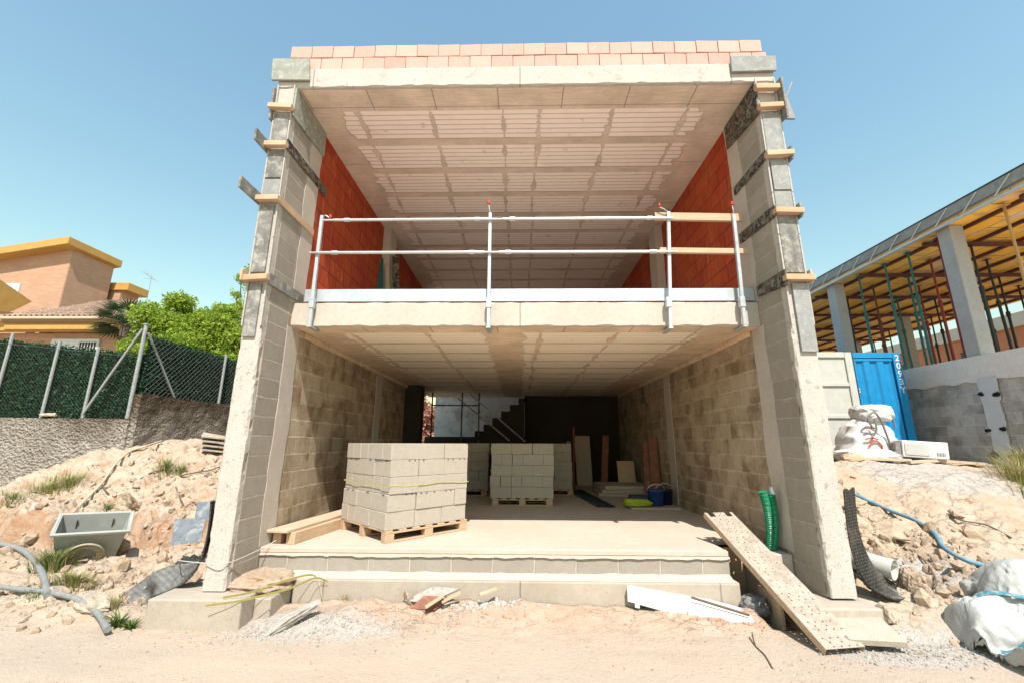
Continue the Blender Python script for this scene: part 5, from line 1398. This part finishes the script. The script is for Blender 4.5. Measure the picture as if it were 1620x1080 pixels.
block_stack(MT(.68, 10.7, -2), 5, 5, 5, 'dark stack of concrete blocks showing to the right of the middle one', strap_at=(), notch_shade=False)

# ---------------------------------------------------------------- timber on the left of the floor
def beam_on_floor(a, b, w, h, z, label, mat='wood_y'):
    tag(MB().bar((*a, z+h/2), (*b, z+h/2), w, h).build('timber_beam', M[mat], bevel=.005), label, 'timber', 'timbers lying by the left wall')
beam_on_floor((-2.66,5.28), (-2.42,6.75), .11, .13, .001, 'thick pine beam lying on the floor nearest the sunlit stack of blocks')
beam_on_floor((-2.84,5.32), (-2.72,6.9), .10, .12, .001, 'pine beam lying against the foot of the left wall under a plank')
tag(MB().bar((-2.80,5.22,.148), (-2.56,6.85,.152), .27, .03).build('timber_plank', M['wood_pale'], bevel=.004), 'broad pale plank lying across the two pine beams by the left wall', 'plank')

# ---------------------------------------------------------------- things stored on the right and at the back
M['stud'] = plain('green_grey_profile', (.10,.13,.115), .5, .2, .3, 20)
for k in range(9):
    a = Vector((1.20+(k % 5)*.075, 11.0+.12*random.random(), .003+.032*(k//5))); b = Vector((1.43+(k % 5)*.068, 8.35+.12*random.random(), a.z))
    m = MB(); m.bar(a+Vector((0,0,.003)), b+Vector((0,0,.003)), .055, .004)
    for s in (-.026, .026): m.bar(a+Vector((s,0,.016)), b+Vector((s,0,.016)), .003, .024)
    tag(m.build('metal_profile', M['stud']), 'long grey green metal profile in the bundle lying on the garage floor', 'metal profile', 'bundle of metal profiles')
M['foam'] = plain('pale_insulation_board', (.58,.46,.36), .85, 0, .12, 8)
for k, nm in enumerate(('lowest', 'middle', 'topmost')):
    tag(MB().box(-.55,.55,-.55,.55,0,.075, Matrix.Translation((2.30+.03*k,10.55-.04*k,.002+.078*k)) @ Matrix.Rotation(rad(3*k-2), 4, 'Z')).build('insulation_board', M['foam'], bevel=.004), f'{nm} of the three pale boards stacked on the floor by the right wall', 'board', 'stacked pale boards')
def lean_board(x0, x1, yb, yt, h, th, mat, label, name='leaning_board', xs=0., cat='board'):
    n = Vector((0, -h, yt-yb)).normalized()
    vs = []
    for o in (0, th):
        for (x, y, z) in ((x0,yb,.003),(x1,yb,.003),(x1+xs,yt,h),(x0+xs,yt,h)): vs.append((x, y-o, z))
    tag(MB().add(vs, [(0,1,2,3),(7,6,5,4),(0,4,5,1),(1,5,6,2),(2,6,7,3),(3,7,4,0)]).build(name, M[mat], bevel=.004), label, cat, 'boards leaning in the garage')
M['redwood'] = plain('red_brown_plank', (.30,.12,.075), .8, 0, .35, 9, dirt=(.5,.33,.25))
lean_board(1.55, 1.98, 12.4, 12.7, 1.35, .03, 'foam', 'pale broad board leaning in the shade behind the block stacks')
lean_board(1.30, 1.42, 12.2, 12.5, 1.2, .03, 'grey_board', 'narrow grey board leaning beside the hindmost block stack')
lean_board(2.05, 2.22, 11.6, 12.0, 1.35, .03, 'redwood', 'red brown plank leaning alone in the dark near the back', xs=.18)
lean_board(2.72, 2.90, 9.40, 9.62, 1.28, .03, 'redwood', 'reddish plank leaning on the right wall, nearest the buckets', xs=.05)
lean_board(2.60, 2.72, 9.55, 9.8, 1.22, .04, 'redwood', 'second reddish plank leaning just behind the first by the right wall', xs=.1)
lean_board(2.38, 2.80, 10.9, 11.1, .72, .03, 'wood', 'short square yellowish board leaning behind the stacked pale boards')
def leanup(x, y, h, label, mat, w=.12):
    m = MB(); vs = []
    for o in (0, .03):
        for (xx, yy, z) in ((x,y,ZST+.003),(x+w,y,ZST+.003),(x+w-.22,y+.25,ZST+h),(x-.22,y+.25,ZST+h)): vs.append((xx, yy-o, z))
    m.add(vs, [(0,1,2,3),(7,6,5,4),(0,4,5,1),(1,5,6,2),(2,6,7,3),(3,7,4,0)])
    tag(m.build('leaning_board', M[mat], bevel=.004), label, 'board', 'boards leaning on the upper floor')
leanup(-2.78, 8.05, 2.0, 'dark board leaning in the upper storey, closest to the left brick wall', 'teal')
leanup(-2.62, 8.10, 1.9, 'pale board in the middle of the three leaning upstairs', 'wood_pale', .08)
leanup(-2.50, 8.15, 2.1, 'black splashed board leaning upstairs, rightmost of the three', 'black_board', .14)
# buckets, rag and tray
M['bucket'] = plain('blue_bucket_plastic', (.03,.09,.34), .4, 0, .15, 8, .5)
M['bucket_dark'] = plain('dark_blue_bucket_plastic', (.012,.022,.10), .4, 0, .15, 8, .5)
def bucket(x, y, r, h, mat, label, z=.002):
    t = thing('bucket', (x, y, z), label, 'bucket', 'buckets by the right wall')
    MB().lathe([(.001,0),(r*.8,0),(r,h),(r*1.06,h),(r*1.06,h-.02),(r*.97,h-.02),(r*.78,.01),(.001,.01)], (x,y,z), 24).build('pail', M[mat], t, smooth=True, fix=False)
    pts = [Vector((x+r*1.05*math.cos(a), y-.02-r*.35*math.sin(a), z+h-.01+r*.75*math.sin(a))) for a in np.linspace(0, math.pi, 13)]
    MB().tube(pts, .006, 6).build('handle', M['galv'], t)
bucket(2.50, 8.42, .15, .28, 'bucket', 'bright blue bucket beside the yellow cloth', z=.034)
bucket(2.72, 8.62, .16, .30, 'bucket_dark', 'dark blue bucket behind the bright blue one by the right wall')
tag(MB().box(2.05,2.38,8.45,8.68,.035,.20).build('crate', M['bucket_dark'], bevel=.02, seg=2), 'dark blue crate behind the yellow cloth', 'crate')
tag(MB().box(1.98,2.86,8.12,8.60,.002,.032).build('grey_board', M['foam'], bevel=.004), 'flat board on the floor under the bright blue bucket', 'board')
M['lime'] = plain('lime_yellow_cloth', (.50,.56,.04), .8, 0, .2, 14)
lump((2.12,8.33,.085), (.26,.14,.07), .25, 3.2, .8, nu=40, nv=26, seed=3.3, flat=.7).build('safety_vest', M['lime'], None, smooth=True, fix=False)
tag(bpy.data.objects['safety_vest'], 'crumpled lime yellow safety vest on the board by the buckets', 'vest')
tag(MB().tube([(1.36,11.5,.003),(1.40,11.55,1.55)], .03, 8).build('iron_post', M['rust']), 'slim post standing at the back of the garage behind the block stacks', 'post')

# ---------------------------------------------------------------- left bank: box, coil, conduits, sheets, stick
M['grey_plastic'] = plain('grey_glassfibre', (.43,.445,.41), .6, 0, .14, 6, .35, dirt=(.46,.40,.31), dirt_at=(.52,.72))
bx = thing('meter_box', (-6.03, 6.25, -.45), 'open grey plastic box tilted on the left bank with a coil of hose before it', 'plastic box')
Mb = Matrix.Translation((-6.12,6.45,-.44)) @ Matrix.Rotation(rad(40), 4, 'Z') @ Matrix.Rotation(rad(26), 4, 'X') @ Matrix.Rotation(rad(3), 4, 'Y')
m = MB(); hw, hd, bw, bd, hh, th = .43, .24, .34, .19, .62, .012
hw, hd, bw, bd, hh = .37, .22, .29, .15, .54
o = [(-bw,-bd,0),(bw,-bd,0),(bw,bd,0),(-bw,bd,0),(-hw,-hd,hh),(hw,-hd,hh),(hw,hd,hh),(-hw,hd,hh)]
i_ = [(-bw+th,-bd+th,th*8),(bw-th,-bd+th,th*8),(bw-th,bd-th,th*8),(-bw+th,bd-th,th*8),(-hw+th,-hd+th,hh),(hw-th,-hd+th,hh),(hw-th,hd-th,hh),(-hw+th,hd-th,hh)]
m.add([Mb @ Vector(p) for p in o+i_], [(0,3,2,1),(0,1,5,4),(1,2,6,5),(2,3,7,6),(3,0,4,7),(8,9,10,11),(8,12,13,9),(9,13,14,10),(10,14,15,11),(11,15,12,8),(4,5,13,12),(5,6,14,13),(6,7,15,14),(7,4,12,15)])
m.build('body', M['grey_plastic'], bx, fix=False)
m = MB()
for a0_, a1_, b0_, b1_ in ((-hw-.03,hw+.03,-hd-.03,-hd-.001), (-hw-.03,hw+.03,hd+.001,hd+.03), (-hw-.03,-hw-.001,-hd,hd), (hw+.001,hw+.03,-hd,hd)): m.box(a0_,a1_,b0_,b1_,hh-.03,hh+.004,Mb)
m.build('rim', M['grey_plastic'], bx, bevel=.004)
m = MB()
for x in (-.2, .18): m.box(x,x+.012,hd-.045,hd-.02,hh-.30,hh-.08,Mb)
m.build('inner_rib', M['shade_conc'], bx)
M['hose_beige'] = plain('beige_hose', (.46,.40,.29), .7, 0, .2, 20)
cl = MB(); pts = []
for k in range(150):
    a = k/150*2*math.pi*4; r = .21-.024*a/(2*math.pi)
    pts.append(Mb @ Vector((-.02+r*.95*math.cos(a), -.24-.10*(.22+r*math.sin(a))/.6-.012*math.sin(a*.5), .22+r*math.sin(a))))
cl.tube(pts, .014, 6); tag(cl.build('hose_coil', M['hose_beige'], smooth=True), 'beige hose coiled up against the front of the grey plastic box', 'hose')
M['conduit_grey'] = plain('grey_corrugated_conduit', (.27,.28,.27), .6, 0, .2, 18, dirt=(.42,.36,.28), dirt_at=(.55,.72))
def ground_conduit(pix, r, label, lift=.03):
    p = spline([onground(a, b, r+lift) for a, b in pix], 26); rs = [r*(1+.07*math.sin(k*2.1)) for k in range(len(p))]
    tag(MB().tube(p, rs, 10).build('conduit', M['conduit_grey']), label, 'conduit', 'grey conduits on the left bank')
ground_conduit([(-30,855),(10,862),(38,872),(58,892),(70,915),(75,940)], .032, 'thick grey conduit bending down from the upper left into the weeds')
ground_conduit([(-30,925),(20,930),(60,935),(100,941),(132,952),(155,970),(170,996)], .026, 'thinner grey conduit arching over the rocks at the left street edge')
def stick(pix, r, mat, label, name='stick', cat='stick', lift=.03):
    p = spline([onground(a, b, lift) for a, b in pix], 8)
    tag(MB().tube(p, r, 6).build(name, M[mat], smooth=True), label, cat)
stick([(114,812),(138,788),(160,765),(172,748),(182,735),(205,715),(232,705),(256,697)], .022, 'wood_pale', 'long bent pale stick lying up the left bank towards the wall', lift=.06)
stick([(160,765),(165,775),(172,783)], .012, 'bark', 'short dark twig beside the long bent stick')
stick([(278,770),(284,785),(290,800)], .012, 'bark', 'thin dark twig hanging on the clay slope left of the wall end')
stick([(1186,1008),(1196,1022),(1210,1036),(1222,1056)], .006, 'bark', 'thin dark twig lying on the street in front of the white channel', lift=.006)
stick([(1196,1022),(1192,1010),(1190,1000)], .004, 'bark', 'small side twig beside the longer one on the street', lift=.006)
stick([(285,752),(305,748),(330,744),(348,738)], .014, 'bark', 'dry dark branch lying along the top of the left slope')
stick([(222,757),(240,748),(262,742)], .010, 'bark', 'short dry branch in the middle of the left slope')
M['sheet'] = plain('bluish_grey_sheet', (.22,.24,.255), .5, .2, .3, 9, .4, dirt=(.45,.44,.42), dirt_at=(.5,.62))
def slab4(pts, th, name, mat, label, cat, grp=None):
    pts = [Vector(p) for p in pts]; nn = (pts[1]-pts[0]).cross(pts[3]-pts[0]).normalized()*th
    vs = pts+[p+nn for p in pts]
    return tag(MB().add(vs, [(0,1,2,3),(7,6,5,4),(0,4,5,1),(1,5,6,2),(2,6,7,3),(3,7,4,0)]).build(name, M[mat], bevel=.002), label, cat, grp)
slab4([at(270,862,Y=5.9), at(318,856,Y=5.85), at(325,820,Y=6.15), at(277,820,Y=6.2)], .006, 'metal_sheet', 'sheet', 'lower torn grey sheet lying on the left bank beside the wall end', 'sheet', 'grey sheets on the left bank')
slab4([at(308,822,Y=6.25), at(338,822,Y=6.2), at(342,793,Y=6.45), at(312,793,Y=6.5)], .006, 'metal_sheet', 'sheet', 'upper torn grey sheet lying on the left bank beside the wall end', 'sheet', 'grey sheets on the left bank')
for k in range(4):
    slab4([at(318,712-k*7,Y=9.4), at(356,716-k*7,Y=9.3), at(356,712-k*7,Y=9.9), at(322,706-k*7,Y=9.9)], .03, 'roof_tile_scrap', 'stone', ('lowest', 'second lowest', 'third lowest', 'topmost')[k]+' flat slab of the little pile behind the left wall end', 'slab', 'flat slabs piled on the left bank')

# ---------------------------------------------------------------- rubbish in front of the foundation
tag(MB().tube(spline([(-4.0,5.4,-.20),(-3.5,4.72,-.04),(-3.16,4.60,-.03),(-2.93,4.60,-.03),(-2.86,5.0,.0),(-2.78,5.2,.06)], 6), .005, 5).build('cord', M['cream_paint']), 'thin pale cord stretched across the foot of the left wall end', 'cord')
for k, pth in enumerate(([(-2.80,4.42,-.29),(-2.55,4.52,-.26),(-2.35,4.75,-.22),(-2.2,4.96,-.24),(-2.1,4.93,-.36),(-2.05,4.9,-.46)], [(-2.9,4.34,-.33),(-2.62,4.42,-.31),(-2.3,4.60,-.27),(-2.16,4.9,-.25),(-2.05,4.97,-.30)])):
    p = spline(pth, 8); m = MB(); vs = []
    for q in p: vs += [q, q+Vector((0,-.012,.022))]
    m.add(vs, [(2*i, 2*i+2, 2*i+3, 2*i+1) for i in range(len(p)-1)])
    tag(m.build('yellow_strap', M['strap'], fix=False, solid=.002), ('yellow packing strap looping over the footing and hanging down its face', 'yellow packing strap lying flat on the left footing')[k], 'strap')
slab4([(-1.20,4.90,-.45),(-.95,4.86,-.46),(-.62,4.90,-.33),(-.92,4.96,-.33)], .02, 'broken_board', 'stone_grey', 'broken mortar crusted board sticking up before the foundation', 'board')
slab4([(-1.12,4.83,-.50),(-.86,4.80,-.50),(-.76,4.87,-.40),(-1.0,4.90,-.40)], .02, 'broken_board', 'redwood', 'rusty brown broken board under the mortar crusted one', 'board')
ch_ = MB(); a = Vector((1.10,4.93,-.44)); b = Vector((2.24,4.66,-.56)); dv = (b-a); sdv = Vector((.10,.26,.06))
prof = [(0,.115),(.06,.11),(.06,.06),(.10,.06),(.10,.105),(.27,.085),(.27,.035),(.30,.03),(.31,.085),(.40,.075),(.40,.02),(.44,.02),(.45,.07),(1,.02)]
top = [(u, .115*(1-.7*u)+.01) for u in (1, .6, .3, 0)]
pl = [(u, h*.8-.09) for u, h in prof]
def chp(u, h, o): return a+dv*u+Vector((0,0,h))+sdv*o
vs = [chp(u, h, 0) for u, h in pl+top]+[chp(u, h, .10) for u, h in pl+top]; nn_ = len(pl+top)
ch_.add(vs, [tuple(range(nn_)), tuple(range(2*nn_-1, nn_-1, -1))]+[(i, (i+1) % nn_, (i+1) % nn_+nn_, i+nn_) for i in range(nn_)])
ch_.add([chp(0,.125,.1), chp(1,.045,.1), chp(1,.0,1), chp(0,.09,1), chp(0,.11,.1), chp(1,.03,.1), chp(1,-.015,1), chp(0,.075,1)], [(0,1,2,3),(7,6,5,4),(0,4,5,1),(1,5,6,2),(2,6,7,3),(3,7,4,0)])
tag(ch_.build('white_channel', M['white'], bevel=.003), 'torn white metal channel leaning on rubble before the foundation', 'channel')
tag(MB().tube([(1.72,4.83,-.36),(2.22,4.70,-.47)], .012, 6).build('steel_rod', M['bark']), 'short rod lying on the torn white channel', 'rod')
for k, (a, b) in enumerate((((-.80,4.80,-.42),(-.62,4.86,-.35)), ((-.42,4.84,-.36),(-.25,4.90,-.32)), ((-.95,4.74,-.45),(-.78,4.80,-.36)))):
    tag(MB().bar(a, b, .05, .018).build('wood_splinter', M['wood'], bevel=.002), ('brown wood splinter left of the white rubble', 'wood splinter stuck upright on top of the white rubble', 'grey twisted splinter in the rubble, furthest left')[k], 'splinter')
M['plaster'] = plain('white_plaster_rubble', (.60,.56,.50), .95, 0, .3, 20, .15, .003)
scatter('plaster_rubble', 'plaster', [(-.45,4.87,.2,.045), (-.25,4.89,.22,.04)], 420, .006, .03, 'heap of white plaster rubble in front of the foundation')
tag(lump((2.42,4.98,-.50), (.14,.10,.12), .3, 3, .8, nu=30, nv=20, seed=9.1).build('dark_rag', M['grey_strap'], smooth=True, fix=False), 'dark crumpled rag in the pit under the perforated plank', 'rag')
tag(MB().box(-.5,.5,-.28,.28,0,.06, Matrix.Translation((3.03,4.36,-.46)) @ Matrix.Rotation(rad(-6), 4, 'Z') @ Matrix.Rotation(rad(14), 4, 'X') @ Matrix.Scale(.46, 4, (1,0,0)) @ Matrix.Scale(.75, 4, (0,1,0))).build('concrete_slab', M['footing'], bevel=.008), 'tilted concrete slab lying in front of the right wall end', 'slab')

tag(lump((-2.76,4.98,-.30), (.34,.34,.10), .22, 2.4, .9, nu=60, nv=40, seed=5.5, flat=.2).build('sand_heap', ground.data.materials[0], smooth=True, fix=False), 'small heap of pale earth on the footing in the corner by the left wall', 'heap', kind='stuff')
# ---------------------------------------------------------------- weeds
def weed(name, p, n, h, spread, mats, label, cat='weed', bend=.5, w=.008, grp='weeds on the banks'):
    m = MB(); p = Vector(p)
    for k in range(n):
        a = random.uniform(0, 6.28); r = spread*min(.75, abs(random.gauss(0, .4))); b = p+Vector((math.cos(a)*r, math.sin(a)*r*.7, 0))
        b.z = float(H(b.x, b.y))-.01
        d = Vector((math.cos(a)*random.uniform(.1,bend), math.sin(a)*random.uniform(.1,bend), 1)).normalized(); L_ = h*random.uniform(.5, 1.15)
        s = Vector((-d.y, d.x, 0)); s = (s.normalized() if s.length > 1e-3 else Vector((1,0,0)))*w*.5
        q1 = b+d*L_*.55; q2 = b+d*L_+Vector((math.cos(a), math.sin(a), -.4))*L_*.25
        m.cur = 0 if random.random() < .7 else 1
        m.add([b-s, b+s, q1+s*.8, q1-s*.8, q2], [(0,1,2,3), (3,2,4)])
    m.cur = 0
    return tag(m.build(name, [M[x] for x in mats], fix=False), label, cat, grp)
weed('weed', onground(75,780), 420, .22, .55, ('grass','grass_dry'), 'yellow green grass at the foot of the pale retaining wall')
weed('weed', onground(20,790), 200, .20, .5, ('grass','grass_green'), 'thin green grass at the left edge by the retaining wall')
weed('weed', onground(110,768), 260, .25, .45, ('grass','grass_dry'), 'bright grass tuft right below the brown stained part of the retaining wall')
weed('weed', onground(262,742), 200, .26, .28, ('grass_green','grass_dry'), 'spiky green tuft near the top of the left bank')
weed('weed', onground(285,746), 120, .2, .25, ('grass_green','grass_dry'), 'small tuft right of the spiky one near the top of the left bank')
weed('weed', onground(170,806), 110, .13, .14, ('grass_green','grass_dry'), 'small tuft on the clay right above the grey plastic box')
weed('weed', onground(84,898), 700, .28, .32, ('grass_green','grass_dry'), 'thick green weed just left of the grey plastic box')
weed('weed', onground(115,925), 520, .18, .38, ('grass','grass_dry'), 'low straggly weeds in front of the grey plastic box')
weed('weed', onground(60,945), 200, .12, .2, ('grass_green','grass_dry'), 'low weed beneath the thinner grey conduit')
weed('weed', onground(187,990), 45, .15, .05, ('grass_green','grass_green'), 'green rosette plant at the left street edge', bend=1.3, w=.022)
weed('weed', onground(205,994), 35, .12, .05, ('grass_green','grass_green'), 'smaller green rosette right beside the other one at the left street edge', bend=1.3, w=.02)
weed('weed', onground(180,962), 90, .14, .10, ('grass_dry','grass'), 'dry yellow tuft just above the two green rosettes')
for k, (x, y, lab) in enumerate(((8.3,7.6,'tall dry grass near the right picture edge, below the white poured strip'), (8.9,8.0,'tall grass against the dark block wall on the right'), (8.0,7.0,'green grass at the right picture edge on top of the bank'), (8.7,7.2,'wiry tall grass furthest right on the bank'))):
    weed('tall_grass', (x,y,float(H(x,y))), 260, .55 if k != 2 else .3, .6, ('grass','grass_dry') if k != 2 else ('grass_green','grass'), lab, 'grass', .5, .010)
weed('weed', onground(545,948), 40, .10, .08, ('grass_dry','grass_dry'), 'few dry stalks before the foundation', w=.004)
tt = thing('shrub', (-3.8, 17.5, -.6), 'reddish shrub lit by the sun seen through the back opening', 'shrub')
m = MB(); leaves(m, crown_points([(-3.9,17.6,1.7,.6,.4,.7), (-3.6,17.5,2.2,.4,.4,.5), (-4.1,17.5,2.6,.5,.4,.5)], 900, .2), .12, .6, .2); m.build('crown', M['redleaf'], tt, fix=False)
MB().tube([(-3.8,17.5,-.6),(-3.8,17.5,1.6)], .04, 6).build('trunk', M['bark'], tt)
